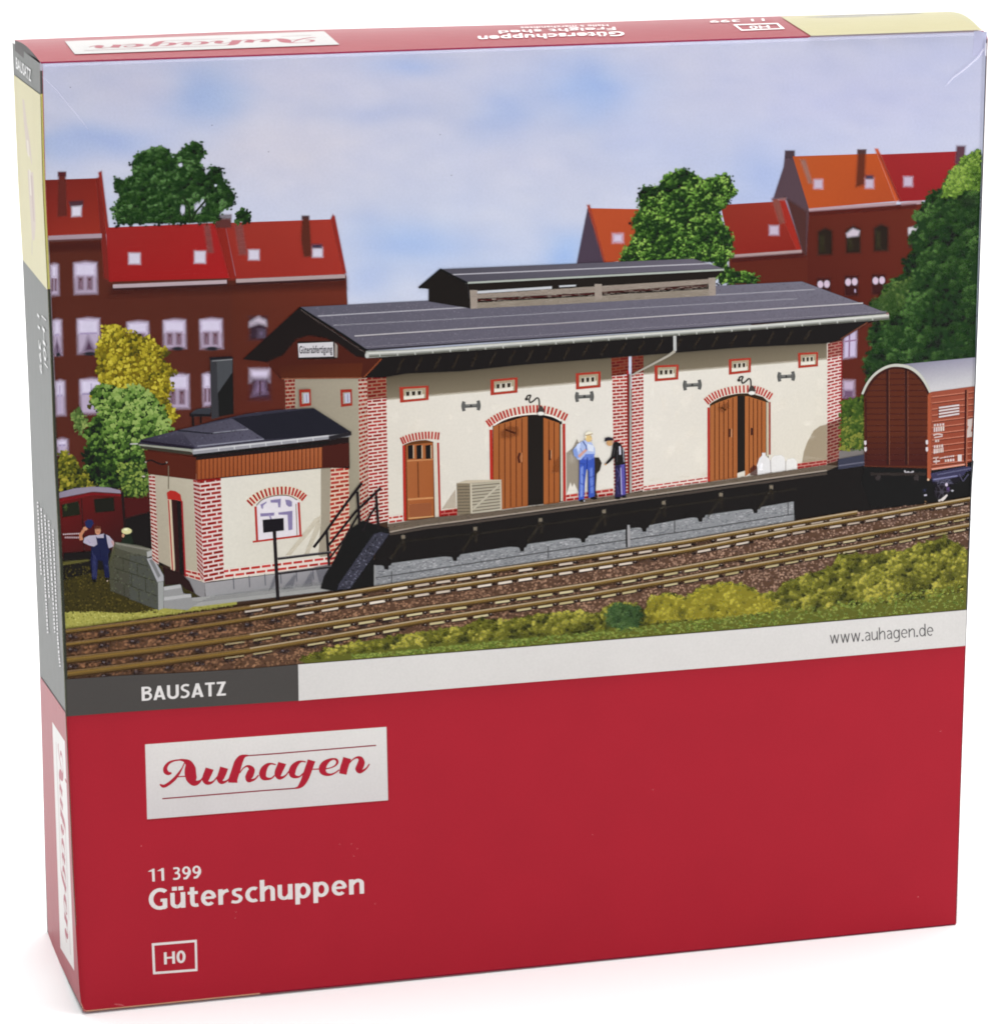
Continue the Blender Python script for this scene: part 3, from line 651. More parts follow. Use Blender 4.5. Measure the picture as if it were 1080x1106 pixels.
P.stroke([(108, 592), (108.6, 604)], .8, (30, 34, 64), feather=.6); P.stroke([(101, 606), (103.6, 610)], .6, (58, 62, 106), feather=.5); P.stroke([(114, 610), (116.6, 614)], .6, (58, 62, 106), feather=.5); P.stroke([(94, 583), (98, 587)], .7, (160, 152, 178), feather=.6); P.stroke([(104, 574.6), (107.5, 574.6)], .6, (110, 66, 56)); P.blob(104.6, 572.3, .5, .5, (70, 44, 44), soft=.2); P.blob(107.2, 572.3, .5, .5, (70, 44, 44), soft=.2)
P.poly([(91.5, 564), (95, 561), (99.5, 561.5), (101.5, 565), (98, 571), (93, 570)], (48, 56, 104), feather=.7)
P.stroke([(121, 584), (123.5, 590), (122, 596)], [2.6, 2.2, 1.8], (186, 150, 150), feather=.6)
P.blob(102, 627.5, 3.6, 2, (24, 20, 24)); P.blob(116, 626, 3, 1.8, (30, 24, 26)); P.blob(116, 627.5, 1.2, .9, (190, 170, 150))
P.build()
P = part('person', 'figure with a pale straw hat half hidden behind the low wall')
P.poly([(133, 578), (142, 577), (144, 586), (150, 592), (130, 588)], (36, 44, 36), feather=.8)
P.blob(133, 578.5, 1.8, 2.6, (186, 140, 112), soft=.3); P.blob(136.8, 573.6, 6.2, 3.8, (206, 202, 150), soft=.2); P.blob(136, 572, 4, 2, (232, 228, 190), soft=.6)
P.build()
P = part('low_wall', 'grey green stone side wall by the annex steps')
P.grad([(123.5, 587), (160, 597), (172, 659), (119.5, 638)], [(80, 80, 66), (76, 76, 66), (74, 74, 70), (72, 70, 60)])
P.poly([(123.5, 587), (126, 586), (122, 612), (117.5, 612), (117, 608)], (78, 78, 58), feather=1)
P.poly([(117.5, 610), (123, 600), (124, 640), (119.5, 638)], (76, 76, 62), feather=.8)
P.poly([(159, 601), (170, 626), (171, 659), (140, 647), (140, 600)], (78, 80, 74), feather=.8)
P.poly([(124.5, 585.5), (150, 589), (166, 593.5), (166, 600), (158, 601), (140, 597), (124, 591)], (96, 96, 84), feather=.8)
P.poly([(124.5, 585.8), (166, 593.6), (166, 596), (125, 588)], (128, 126, 116), feather=.6)
P.poly([(158.5, 596), (166, 593.5), (166, 600), (159, 602)], (170, 170, 168), feather=.6)
P.poly([(158.5, 603.5), (165.5, 602), (176.8, 622), (177, 627.5), (170, 629)], (168, 168, 172), feather=.7); P.poly([(161, 605), (165, 604), (173.5, 622), (171, 624.5)], (120, 120, 122), feather=.8)
P.poly([(170.5, 629), (176.5, 628), (176.8, 657), (171, 659)], (154, 156, 154), feather=.7)
for a, b in (((119, 612), (168, 628)), ((120, 625), (170, 644)), ((123, 600), (160, 612))): P.stroke([a, b], .9, (60, 62, 50), feather=.6)
for x, y0, y1 in ((133, 603, 616), (148, 607, 621), (127, 615, 628), (142, 620, 633), (157, 625, 638), (134, 631, 644), (150, 636, 650)): P.stroke([(x, y0), (x + .5, y1)], .8, (60, 62, 50), feather=.6)
rnd = random.Random(8)
for _ in range(260):
    x = rnd.uniform(120, 169); y = rnd.uniform(592, 655)
    if inside(x, y, [(122, 595), (156, 600), (169, 630), (170, 656), (121, 638)]): P.dab(x, y, rnd.uniform(.6, 1.4), mixc((64, 66, 54), (96, 98, 82), rnd.random()), n=4)
P.build()

# ---- gable wall behind the annex
P = part('gable_wall', 'shaded plaster gable wall of the shed')
P.grad([(306, 407), (390, 406), (390, 575), (372, 575)], [(152, 142, 126), (164, 156, 138), (156, 148, 128), (148, 140, 122)])
bricks(P, [(308, 409.5), (318.5, 409), (319, 441), (308.5, 442)], 8, 2, (128, 38, 32), (170, 142, 124), .86, .62)
P.build()

# ---- annex building
BR, MO = (168, 50, 44), (226, 212, 202)
BRS, MOS = (140, 40, 36), (186, 168, 152)
P = part('annex_wall', 'cream plaster and brick walls of the small annex')
P.grad([(162, 508), (210, 514), (219, 629), (170, 606)], [(176, 168, 150), (186, 178, 160), (176, 168, 148), (168, 158, 140)])
P.grad([(208, 512), (360, 500), (360, 612), (219, 629)], [(220, 216, 206), (216, 210, 196), (212, 206, 192), (216, 212, 200)], 8, 8)
bricks(P, [(160.5, 513), (167.5, 513.5), (171.5, 610), (164.5, 605)], 24, 1, BRS, (206, 186, 176), .9, .5)
P.poly([(346.5, 503), (358, 502), (358, 609), (344, 600), (346.5, 560)], (156, 147, 130), feather=1)
P.poly([(308, 600), (340, 560), (347, 556), (346, 562), (314, 600)], (188, 180, 162), feather=1.5, alpha=.8)
P.poly([(344, 560), (328, 600), (333, 600), (347, 568)], (184, 176, 158), feather=1.5, alpha=.8)
bricks(P, [(208.5, 517), (216, 518.5), (220.5, 629), (213.5, 620)], 24, 1, (140, 40, 40), (196, 172, 166), .96, .52)
bricks(P, [(215.8, 518.5), (238.5, 515.5), (242.3, 625), (220, 629.5)], 24, 2, (146, 40, 40), (224, 204, 198), .87, .6)
bricks(P, [(242, 614.5), (356, 600.5), (356, 610.5), (242, 625.2)], 2, 10, (180, 56, 52), (226, 212, 202), .84, .5)
bricks(P, [(197, 614), (216, 618), (217, 628), (198, 622)], 2, 3, (164, 44, 44), (212, 190, 176), .86, .55)
bricks(P, [(357, 506), (376.7, 504), (378, 604), (356, 611)], 23, 2, (160, 50, 42), (218, 190, 168), .88, .6)
P.build()
P = part('annex_door', 'dark doorway with a red arched lintel in the annex end wall')
P.poly([(181, 538), (185, 538), (189, 619), (184.5, 617)], (206, 190, 164), feather=.5)
P.poly([(185, 539), (196, 541), (200, 624), (189.5, 619)], (54, 28, 22), feather=.6); P.poly([(191, 541), (195, 541.5), (198, 620), (194, 618)], (34, 20, 18), feather=.8)
P.stroke([(182, 540), (186.5, 617)], 1.2, (164, 40, 46), feather=.4); P.stroke([(196.5, 541), (200.3, 623)], 1.5, (160, 40, 46), feather=.4)
P.poly([(180, 532), (184, 529.5), (190, 530.5), (195, 534), (196.5, 541.5), (190, 540), (181, 539.5)], (172, 48, 42), feather=.6)
P.build()
P = part('plinth', 'pale grey stone plinth under the annex')
P.grad([(221, 630), (356, 612.5), (366, 634), (223, 650)], [(158, 156, 158), (150, 148, 152), (120, 118, 122), (150, 150, 152)])
P.poly([(198, 622), (221, 629.5), (222, 648), (212, 642), (198, 632)], (138, 136, 138), feather=.8)
P.poly([(205, 646), (365, 630), (365, 637), (215, 655), (196, 656)], (158, 158, 156), feather=1)
for x in (252, 269, 286, 303, 320, 338): P.stroke([(x, 625.5 - (x - 240) * .12), (x + .8, 638 - (x - 240) * .12)], 1, (104, 104, 110), feather=.7)
for q in ([(290, 639), (296, 622), (299, 622), (296, 634)], [(304, 637), (318, 620), (320, 622), (316, 636)], [(326, 634), (336, 617), (338, 619), (337, 633)], [(340, 612), (356, 609), (362, 634), (346, 634)]): P.poly(q, (92, 92, 100), feather=1.5, alpha=.75)
for k in range(5): P.stroke([(215 + k * 4, 650 + k * .4 - k * 2), (350, 634 + k * .6 - k * 2)], .7, (126, 126, 126), feather=.6, alpha=.7)
P.poly([(176.5, 634), (195, 631), (198, 641), (206, 642), (208, 649), (216, 650), (203, 659), (177, 657)], (146, 146, 146), feather=.7)
P.poly([(177, 634), (195, 631.5), (196, 635), (177, 638)], (176, 176, 176), feather=.6); P.poly([(177, 645), (206, 641.5), (207, 645), (177, 649)], (176, 176, 176), feather=.6)
P.poly([(176, 612), (196, 619), (205, 628), (211, 641), (200, 636), (195, 631), (178, 632)], (46, 32, 28), feather=1.2)
P.build()
P = part('annex_window', 'white framed arched window of the annex')
P.poly([(277, 544), (285, 537.5), (298, 535), (312, 535), (321, 539), (324, 543), (324.5, 580), (277.5, 585)], (222, 216, 222), feather=.8)
for q in ([(281, 545), (288, 541.5), (288, 543), (284.5, 546), (284, 550), (282.5, 549)], [(292, 540), (303.5, 538.5), (303, 548), (300.5, 548), (300, 543), (292.5, 543)], [(308, 539.5), (313, 540), (315.5, 542), (315.5, 547), (312, 547.5), (309, 545)],
          [(281, 554.5), (296.5, 553.5), (296, 557), (281.5, 558)], [(300.5, 553.5), (316, 551.5), (316, 572), (311.5, 573), (310.5, 556), (301, 556)]): P.poly(q, (132, 122, 160), feather=1)
P.stroke([(291, 556), (293, 561)], 1.5, (150, 140, 175), feather=.8)
P.stroke([(276, 547), (277.8, 584.5)], 2.4, (172, 52, 46), feather=.5); P.stroke([(322.6, 542.5), (324.6, 578.5)], 2.2, (172, 52, 46), feather=.5)
P.stroke([(319.7, 544), (321, 579)], .9, (150, 140, 120), feather=.5)
P.stroke([(273, 585.3), (326.5, 578.5)], 1.9, (176, 56, 48), feather=.5)
arch(P, [(269, 544), (277, 537), (288, 532), (300, 530), (312, 530), (322, 533), (329, 538)], 17, 8.5, 2.1, (168, 46, 44), lean=.0, cream=(222, 212, 190))
P.stroke([(277, 546), (284, 539.3), (298, 535.2), (312, 535.4), (321, 540)], .9, (120, 110, 90), feather=.5, smooth=4)
P.build()
P = part('annex_fascia', 'brown board band under the annex roof')
P.poly([(155.5, 486), (212, 494), (212, 518.5), (160, 512)], (84, 40, 28), feather=.6)
P.poly([(212, 489), (377, 472), (378, 506), (348, 505), (348, 483), (212, 497)], (40, 26, 20), feather=.6)
P.grad([(212, 497), (348, 483), (348, 505), (212, 518.5)], [(158, 86, 50), (166, 96, 60), (158, 88, 54), (150, 80, 46)], 12, 2)
P.poly([(348, 482), (377.5, 478), (377, 504), (348, 506)], (72, 36, 24), feather=1)
for k in range(32):
    u = k / 31; x = 213 + 135 * u; yt = 497 - 14 * u; yb = 518 - 13 * u
    P.stroke([(x, yt), (x, yb + .2)], .75, (84, 42, 26), feather=.5)
P.stroke([(212, 518.6), (348, 505.3)], .9, (66, 34, 24), feather=.5)
P.poly([(213, 518), (238, 516), (238, 518.5), (213, 520)], (130, 34, 30), feather=.8)
P.stroke([(157, 499), (163, 497), (170, 500), (176, 501.5), (181, 499.5)], 1.4, (34, 26, 24), feather=.6, smooth=4); P.blob(157.5, 499, 1.2, 1.2, (170, 160, 150)); P.blob(180, 499.3, 1.2, 1.2, (150, 140, 130))
P.stroke([(182, 503), (182, 528)], .9, (110, 100, 84), feather=.6)
P.blob(157, 508, 4, 4, (34, 28, 26)); P.blob(155, 514.5, 2.5, 1.2, (190, 180, 170))
P.build()
P = part('annex_roof', 'dark slate roof with grey gutter of the annex')
P.poly([(150, 479), (152, 475), (200, 463), (233, 454), (268, 446.5), (300, 442.5), (338.7, 440.5), (378.5, 466), (378, 469), (209, 486)], (56, 54, 66), feather=.6)
P.grad([(152, 475), (193, 464.5), (229, 468), (212, 484)], [(58, 55, 68), (74, 72, 86), (66, 64, 76), (60, 57, 72)])
P.grad([(194, 464), (250, 452), (286, 473), (212, 484.5)], [(74, 72, 84), (78, 76, 90), (90, 88, 104), (76, 74, 90)], 8, 8)
P.poly([(251, 451.8), (338.7, 440.8), (378.3, 466), (376, 469), (286, 474.5)], (38, 38, 46), feather=1)
P.stroke([(192, 464.8), (228, 468.2), (262, 464.5)], 1.2, (40, 40, 48), feather=.7); P.stroke([(230, 467.5), (268, 463.5)], 1.0, (128, 128, 140), feather=.6)
P.stroke([(152, 476.3), (209, 484)], 2.2, (38, 34, 44), feather=.8); P.stroke([(212, 482), (285, 474.2)], 1.1, (132, 132, 146), feather=.6)
P.stroke([(140.5, 479.5), (149, 479.2)], 1.1, (190, 190, 184), feather=.5)
P.stroke([(150, 480.3), (205, 486.3), (209, 487.5)], [1.4, 2.6, 3], (150, 152, 140), feather=.6); P.stroke([(152, 483), (207, 490)], 2.4, (60, 58, 50), feather=1)
P.stroke([(208, 488), (286, 479.5), (378, 469.5)], [5.4, 4.8, 3.6], (150, 150, 156), feather=.7); P.stroke([(209, 486.6), (286, 478.2), (355, 470.6)], 1.3, (196, 196, 200), feather=.6)
P.poly([(355, 471), (379.5, 465.5), (380, 470), (355, 476)], (44, 42, 46), feather=1)
for k in range(7): x = 236 + k * 17; P.stroke([(x, 482.8 - (x - 236) * .107), (x + .4, 487 - (x - 236) * .107)], .8, (206, 206, 208), feather=.5)
P.stroke([(209, 492), (355, 477.5)], 2, (30, 28, 26), feather=1.2)
rnd = random.Random(12)
for _ in range(420):
    x = rnd.uniform(158, 280); y = rnd.uniform(453, 482)
    if inside(x, y, [(160, 475), (194, 466), (250, 453), (283, 472), (212, 482)]): P.dab(x, y, rnd.uniform(.5, .9), mixc((52, 50, 62), (100, 98, 114), rnd.random()), n=4)
P.build()
P = part('chimney', 'tall dark chimney behind the annex')
P.poly([(227, 387), (236, 388.5), (238, 450), (228.5, 453)], (58, 58, 62), feather=.7); P.poly([(233.5, 389), (251.5, 387), (252.5, 447), (236.5, 450)], (34, 34, 34), feather=.7)
P.poly([(234, 389.5), (251, 388), (251, 402), (235, 425)], (74, 76, 80), feather=1)
P.poly([(225.5, 385.8), (250, 384.5), (252.5, 387), (228, 389.5)], (40, 38, 42), feather=.7); P.stroke([(229, 389.8), (251, 388)], .9, (130, 130, 134), feather=.5)
P.poly([(205, 447), (213, 441.5), (228, 440), (228, 446), (226, 448)], (58, 60, 66), feather=.8); P.stroke([(208, 447), (209, 460)], 2, (34, 30, 32), feather=.7); P.stroke([(217, 447), (217, 457)], 1.6, (34, 30, 32), feather=.7)
P.poly([(205, 446.5), (228, 447.5), (228, 450), (205, 450)], (36, 34, 36), feather=.7)
P.build()

# ---- the shed
P = part('shed_wall', 'cream plaster shed wall between red brick piers')
CR = (220, 214, 203)
P.grad([(417, 404), (664, 380), (664, 536), (419, 569)], [CR, (224, 219, 210), (226, 221, 212), (216, 210, 198)], 10, 8)
P.grad([(692, 378), (896, 366), (893, 505), (694, 533)], [(226, 221, 212), (222, 217, 206), (216, 209, 194), (222, 216, 206)], 10, 8)
P.grad([(416, 404), (664, 380), (664, 409.5), (416, 431.5)], [(84, 76, 62), (92, 84, 70), (122, 112, 94), (128, 118, 100)], 8, 4)
P.grad([(694, 380), (893, 366), (893, 387.5), (694, 404)], [(92, 84, 70), (98, 90, 76), (128, 118, 100), (124, 114, 96)], 8, 4)
P.stroke([(417, 431.3), (664, 409.8)], 1.6, (170, 162, 146), feather=1.4, alpha=.7); P.stroke([(694, 403.8), (893, 387.4)], 1.6, (170, 162, 146), feather=1.4, alpha=.7)
P.poly([(866, 500.5), (868, 488), (871.5, 478), (878.5, 465), (885.5, 460), (893.3, 458), (893.3, 499)], (158, 144, 122), feather=1)
P.poly([(611.5, 489), (618, 484), (623, 474), (628, 484), (628, 530), (626, 534), (620, 522), (618, 526), (616, 521), (612, 534)], (150, 140, 126), feather=1.2)
rnd = random.Random(404)
for _ in range(80):
    x = rnd.choice((rnd.uniform(424, 655), rnd.uniform(700, 888))); y0 = interp([(417, 436), (664, 414), (694, 408), (893, 392)], x); y1 = interp([(417, 558), (664, 526), (694, 520), (893, 494)], x)
    y = rnd.uniform(y0 + 5, y1 - 5); P.blob(x, y, rnd.uniform(3, 11), rnd.uniform(3, 12), mixc((206, 198, 184), (230, 226, 218), rnd.random()), soft=.9, alpha=.22, n=9, rag=.3)
for _ in range(60):
    x = rnd.choice((rnd.uniform(424, 655), rnd.uniform(700, 888))); y1 = interp([(417, 560), (664, 528), (694, 524), (893, 496)], x); P.blob(x, y1 - rnd.uniform(0, 5), rnd.uniform(3, 9), rnd.uniform(1.5, 4), (192, 182, 164), soft=.9, alpha=.2, n=8)
# brick piers
bricks(P, [(387, 408.5), (396.8, 408), (398.5, 566), (389, 573)], 37, 2, (150, 42, 36), (196, 176, 160), .86, .55)
bricks(P, [(396.5, 407), (417.3, 405.5), (417.6, 431), (396.8, 434)], 7, 2, (122, 34, 28), (150, 110, 90), .86, .66)
bricks(P, [(396.8, 432), (417.4, 430), (420, 563), (398.6, 567)], 36, 2, (154, 44, 42), (226, 206, 196), .88, .6)
bricks(P, [(660, 384), (679, 382), (679, 404), (660.5, 407)], 7, 2, (104, 34, 26), (120, 70, 54), .88, .7)
bricks(P, [(682, 382), (695, 381), (695, 402.5), (682, 404)], 7, 2, (100, 34, 26), (118, 70, 54), .88, .7)
bricks(P, [(661, 406), (677.5, 405), (678.5, 533), (663.2, 536)], 36, 2, (158, 44, 42), (226, 202, 192), .88, .61)
bricks(P, [(682.3, 404), (695, 402.5), (695, 529), (682.4, 532)], 35, 2, (156, 46, 46), (226, 206, 198), .88, .6)
P.stroke([(678, 400), (679, 533)], 1.8, (160, 34, 34), feather=.6)
bricks(P, [(893.8, 371), (909.5, 368), (909.5, 384), (893.8, 387)], 5, 2, (124, 34, 34), (168, 122, 112), .84, .58)
bricks(P, [(893.5, 387), (909.5, 384), (908.3, 452), (893.3, 457)], 20, 2, (160, 46, 48), (230, 208, 202), .86, .56)
bricks(P, [(893.3, 457), (908.3, 452), (907, 497), (893.3, 501)], 13, 2, (104, 30, 30), (150, 112, 100), .86, .6)
P.stroke([(909.3, 370), (908.3, 452), (907, 497)], .9, (150, 40, 44), feather=.5)
# base courses
bricks(P, [(420, 557.5), (435, 555.5), (435, 564), (420, 566)], 2, 2, BR, MO, .86, .5)
bricks(P, [(475.5, 551.5), (494, 549), (494, 557), (475.5, 559)], 2, 2, (150, 34, 34), (190, 110, 100), .9, .7)
bricks(P, [(611.5, 534), (662, 527), (663, 535.5), (611.5, 542)], 2, 6, (164, 42, 40), (214, 180, 168), .88, .6)
bricks(P, [(695, 524.5), (764, 514.5), (764, 521), (695, 530.5)], 2, 8, (176, 56, 54), (232, 216, 206), .86, .48)
bricks(P, [(861, 500.5), (893, 496.5), (893, 502), (861, 507)], 2, 4, (150, 34, 36), (190, 130, 120), .88, .6)
P.build()
P = part('shed_eaves', 'black shaded underside of the eaves with brown gable boards')
P.poly([(396, 384), (960, 343), (938, 349), (909, 367), (893, 371), (800, 375.5), (700, 383.5), (560, 394.5), (500, 401), (440, 403.5), (413, 408), (394, 408)], (34, 31, 26), feather=1.2)
P.poly([(262, 388), (323, 332), (398, 382), (400, 390), (392, 408), (303, 409), (289, 391)], (36, 32, 28), feather=.8)
P.poly([(288, 391), (306, 383), (320, 366), (334, 362), (352, 365), (366, 371), (385, 385), (413, 387), (394, 408.5), (303, 409)], (76, 38, 26), feather=1.6)
P.grad([(300, 394), (392, 392), (390, 407), (304, 407)], [(74, 38, 26), (88, 44, 30), (92, 48, 32), (84, 44, 30)])
P.stroke([(304, 408.8), (391, 407.8)], 1, (130, 78, 56), feather=.7)
P.stroke([(393, 407.5), (412, 387.5)], 1.3, (122, 66, 44), feather=.6)
P.stroke([(908, 366), (937, 348)], 1.2, (104, 62, 48), feather=.6)
P.build()
P = part('roof_beam', 'faint rafter ends in the shade under the eaves')
for k in range(24):
    x = 436 + k * 20; yt = interp([(395, 387), (960, 347)], x) + 3; yb = interp([(413, 405), (500, 399), (700, 381.5), (893, 369)], x) - 2
    if x < 890: P.stroke([(x, yt), (x - 7, yb)], 1.6, (52, 45, 38), feather=1.2, alpha=.8)
P.build()
P = part('shed_roof', 'long dark grey felt roof of the shed with light seams and a grey gutter')
P.grad([(323.5, 331.5), (866, 303.8), (960, 338.5), (396, 379)], [(92, 90, 103), (114, 111, 124), (110, 106, 119), (98, 95, 108)], 16, 8)
rnd = random.Random(77)
q = [(326, 333), (866, 305), (955, 337.5), (397, 377.5)]
for _ in range(5200):
    x, y = bil(q, rnd.random(), rnd.random()); P.dab(x, y, rnd.uniform(.45, .8), mixc((90, 87, 99), (124, 120, 133), rnd.random()), n=4)
P.stroke([(343.5, 341.2), (500, 332), (520, 331)], .9, (186, 184, 192), feather=.7, alpha=.75)
P.stroke([(360, 351.2), (500, 343.8), (600, 337.6), (730, 330), (860, 322.4)], .8, (160, 158, 166), feather=.7, alpha=.55)
P.stroke([(773, 318.4), (880, 312.3)], .8, (176, 174, 182), feather=.7, alpha=.65)
P.stroke([(383, 362.8), (500, 355.2), (600, 349.4), (720, 341), (860, 331.8), (932, 327.2)], 1.15, (184, 180, 184), feather=.7)
P.stroke([(383, 363.7), (932, 328.2)], .6, (60, 56, 66), feather=.6, alpha=.6)
P.stroke([(394, 377.6), (560, 366.8), (760, 353.3), (958, 338.6)], 1.2, (52, 50, 56), feather=.7)
P.stroke([(394, 374.6), (958, 336)], .6, (134, 130, 140), feather=.6, alpha=.6)
P.stroke([(323.5, 331.8), (350, 348.5), (372, 362.5), (397, 379.5)], [1.6, 2, 2.4, 2.8], (28, 26, 30), feather=.5); P.stroke([(325, 334.6), (396, 382)], .7, (96, 84, 80), feather=.5, alpha=.6)
g = [(395.5, 382.8), (440, 380.6), (560, 371.8), (690, 362.5), (820, 353), (960, 341.5)]
P.stroke(g, [7.5, 5.6, 5.4, 5.2, 5, 6], (150, 152, 146), feather=.7)
P.stroke([(x, y - 1.2) for x, y in g], 1.8, (204, 204, 198), feather=.9)
P.stroke([(x, y + 2.2) for x, y in g], 1.0, (92, 92, 84), feather=.8)
P.blob(396.5, 383.6, 2.8, 3.6, (190, 190, 186), soft=.4)
for k in range(29):
    x = 410 + k * 19; y = interp(g, x); P.stroke([(x, y - 2.4), (x + .5, y + 2.8)], .8, (212, 212, 206), feather=.5, alpha=.8)
P.blob(958.5, 338.6, 1.8, 1.6, (150, 110, 110), soft=.4)
P.build()
P = part('roof_vent', 'raised ridge vent with weathered slats on the shed roof')
P.poly([(453, 311), (476, 290.6), (505, 305.5), (508, 333), (463, 325.5), (463, 312)], (36, 33, 31), feather=.6)
P.poly([(505, 306), (782, 290.5), (772, 301), (772, 318.5), (508, 333)], (38, 34, 31), feather=.6)
P.poly([(515, 314.2), (596, 309), (596, 311.6), (515, 317)], (196, 198, 204), feather=.7); P.poly([(604, 308.2), (622, 307.3), (622, 309), (604, 310)], (196, 198, 204), feather=.6)
P.poly([(509, 317.5), (560, 314.6), (650, 308.6), (772.5, 300.6), (772.5, 305.8), (650, 315.4), (509, 322.6)], (146, 134, 124), feather=.7)
P.poly([(509, 327), (650, 319), (772.5, 311.4), (772.5, 318.8), (600, 328.8), (509, 333.2)], (140, 130, 118), feather=.7)
P.poly([(516, 323), (642, 315.6), (642, 318), (516, 325.4)], (66, 32, 26), feather=.6); P.poly([(650, 314.8), (764, 306.8), (764, 310), (650, 317)], (62, 34, 28), feather=.6)
for a in ([(507.4, 313), (515.5, 313), (515.8, 332.8), (508.3, 333.3)], [(642, 306.5), (650, 306.5), (650.3, 323), (642.3, 323.5)], [(765, 300), (772.8, 299.5), (773, 318.8), (765.5, 319.2)]): P.poly(a, (156, 144, 134), feather=.6); 
rnd = random.Random(3)
for _ in range(420):
    u = rnd.random(); x = 509 + 263 * u; y = 317 + 16 * rnd.random() - 15.5 * u
    P.stroke([(x, y), (x + rnd.uniform(2, 6), y - .2)], .5, mixc((104, 94, 86), (188, 176, 164), rnd.random()), alpha=.7)
P.grad([(476, 290.5), (749, 279.2), (782, 290), (504, 304.6)], [(84, 82, 92), (100, 96, 108), (106, 102, 114), (80, 78, 88)], 12, 3)
P.stroke([(488, 296.4), (600, 291.6), (766, 284.4)], .9, (178, 176, 184), feather=.6)
P.stroke([(503, 305.2), (782, 290.8)], 2.1, (172, 178, 170), feather=.6); P.stroke([(503, 304), (782, 289.6)], .6, (84, 82, 90), feather=.5)
P.stroke([(452.5, 311), (476, 290.8), (505, 305.8)], 2.2, (30, 28, 30), feather=.5)
P.build()
# small windows under the eaves
def fan_window(P, q):
    P.poly(q, (166, 58, 46), feather=.7)
    i = [bil(q, .13, .14), bil(q, .9, .14), bil(q, .9, .84), bil(q, .13, .84)]
    P.poly(i, (164, 150, 124), feather=.5); P.poly([bil(q, .14, .58), bil(q, .84, .56), bil(q, .84, .82), bil(q, .14, .82)], (226, 220, 208), feather=.5)
    P.poly([bil(q, .2, .3), bil(q, .78, .28), bil(q, .78, .62), bil(q, .2, .64)], (206, 198, 182), feather=.5)
    for u in (.28, .48, .68): P.poly([bil(q, u - .065, .32), bil(q, u + .065, .32), bil(q, u + .05, .6), bil(q, u - .05, .6)], (50, 42, 36), feather=.5)
W6 = [[(431.3, 418), (463, 416.3), (463, 432), (432, 435)], [(529.7, 410), (559, 407.3), (559, 424), (529.7, 427)], [(621.7, 403), (648.7, 401), (648.7, 418.2), (622, 420.7)],
      [(706.7, 394.6), (733, 393.6), (732.6, 409.8), (707, 412)], [(787, 387.8), (811, 386.2), (811, 402), (787, 404.8)], [(861.7, 381), (883.5, 380), (883.5, 395.6), (862, 397.6)]]
for k, q in enumerate(W6):
    P = part('vent_window'); fan_window(P, q); P.build()
P = part('gable_window', 'two small red framed windows in the gable wall')
for x in (323, 367.5):
    q = [(x, 420.6), (x + 12.6, 420), (x + 13.2, 438), (x + .8, 439.5)]
    P.poly(q, (152, 50, 40), feather=.7); P.poly([bil(q, .2, .18), bil(q, .85, .18), bil(q, .85, .84), bil(q, .2, .84)], (160, 150, 138), feather=.5)
    P.poly([bil(q, .36, .24), bil(q, .84, .24), bil(q, .84, .8), bil(q, .36, .8)], (186, 186, 202), feather=.6); P.stroke([bil(q, .62, .3), bil(q, .63, .76)], .9, (140, 140, 160), feather=.5)
P.build()
# wall ties
def tie(P, x0, y0, x1, y1):
    c = (92, 92, 90); ym = (y0 + y1) / 2; h = (y1 - y0) / 2
    for s, x in ((1, x0), (-1, x1)):
        P.stroke([(x + s * 2.2, y0 + (1 if s > 0 else 0)), (x + s * .2 + .8 * s, ym), (x + s * 2.2, y1 - (0 if s > 0 else 1))], 3.4, c, feather=.6, smooth=3); P.stroke([(x + s * 2.6, ym - h * .6), (x + s * 3.4, ym), (x + s * 2.6, ym + h * .6)], 1.4, (112, 112, 110), feather=.5, smooth=3)
    P.stroke([(x0 + 3, ym + .4), (x1 - 3, ym - .4)], 3.6, c, feather=.6); P.stroke([(x0 + 4, ym - .4), (x1 - 4, ym - 1.2)], .8, (136, 136, 132), feather=.5); P.blob((x0 + x1) / 2, ym, 1.6, 2, (64, 64, 62), soft=.4)
for a in ((499, 432.5, 518.5, 444), (621.5, 422.5, 640.8, 434), (738, 410, 757.2, 421.5), (840, 401, 858.2, 412)):
    P = part('wall_tie'); tie(P, *a); P.build()
# doors
def planks(P, q, n, col, line=(96, 50, 28)):
    P.grad(q, [jit(col, 4), jit(col, 4), mixc(col, (120, 60, 30), .15), col], n, 4)
    for k in range(1, n): P.stroke([bil(q, k / n, .01), bil(q, k / n, .99)], .9, line, feather=.5)
P = part('double_door', 'brown plank double door standing open in the middle of the shed')
P.poly([(532, 459), (545, 451.5), (560, 448), (580, 446.5), (597, 449), (607, 455), (608, 542), (532, 551)], (38, 34, 28), feather=.6)
planks(P, [(532.8, 460), (569.8, 449), (570, 546.6), (533, 551.5)], 6, (162, 96, 54))
P.poly([(532, 452), (545, 448), (571, 446), (571, 449.6), (556, 451.5), (544, 455.4), (532.5, 461)], (60, 40, 28), feather=.5)
planks(P, [(587, 451), (604.2, 457), (604.2, 543), (587.2, 545)], 3, (166, 98, 54))
P.poly([(605, 458), (607.3, 458.5), (607.6, 541), (605.6, 541.5)], (206, 198, 180), feather=.4)
P.stroke([(604.6, 457), (604.8, 542)], 1.1, (36, 30, 26), feather=.4)
P.stroke([(530.2, 464), (530.8, 518)], 3.2, (178, 50, 40), feather=.5); P.stroke([(609, 457.5), (609.8, 541.5)], 2.8, (172, 46, 38), feather=.5)
P.poly([(540.5, 466), (549, 460), (560, 461), (560, 470), (552, 473), (541, 473)], (104, 58, 34), feather=2.5, alpha=.7); P.stroke([(546, 464), (557, 468)], 1.4, (72, 40, 26), feather=1)
P.stroke([(561.6, 489), (559.8, 494), (561, 500)], 2.2, (70, 36, 22), feather=.6); P.stroke([(563.4, 489), (563.4, 499)], .7, (196, 140, 100), feather=.4)
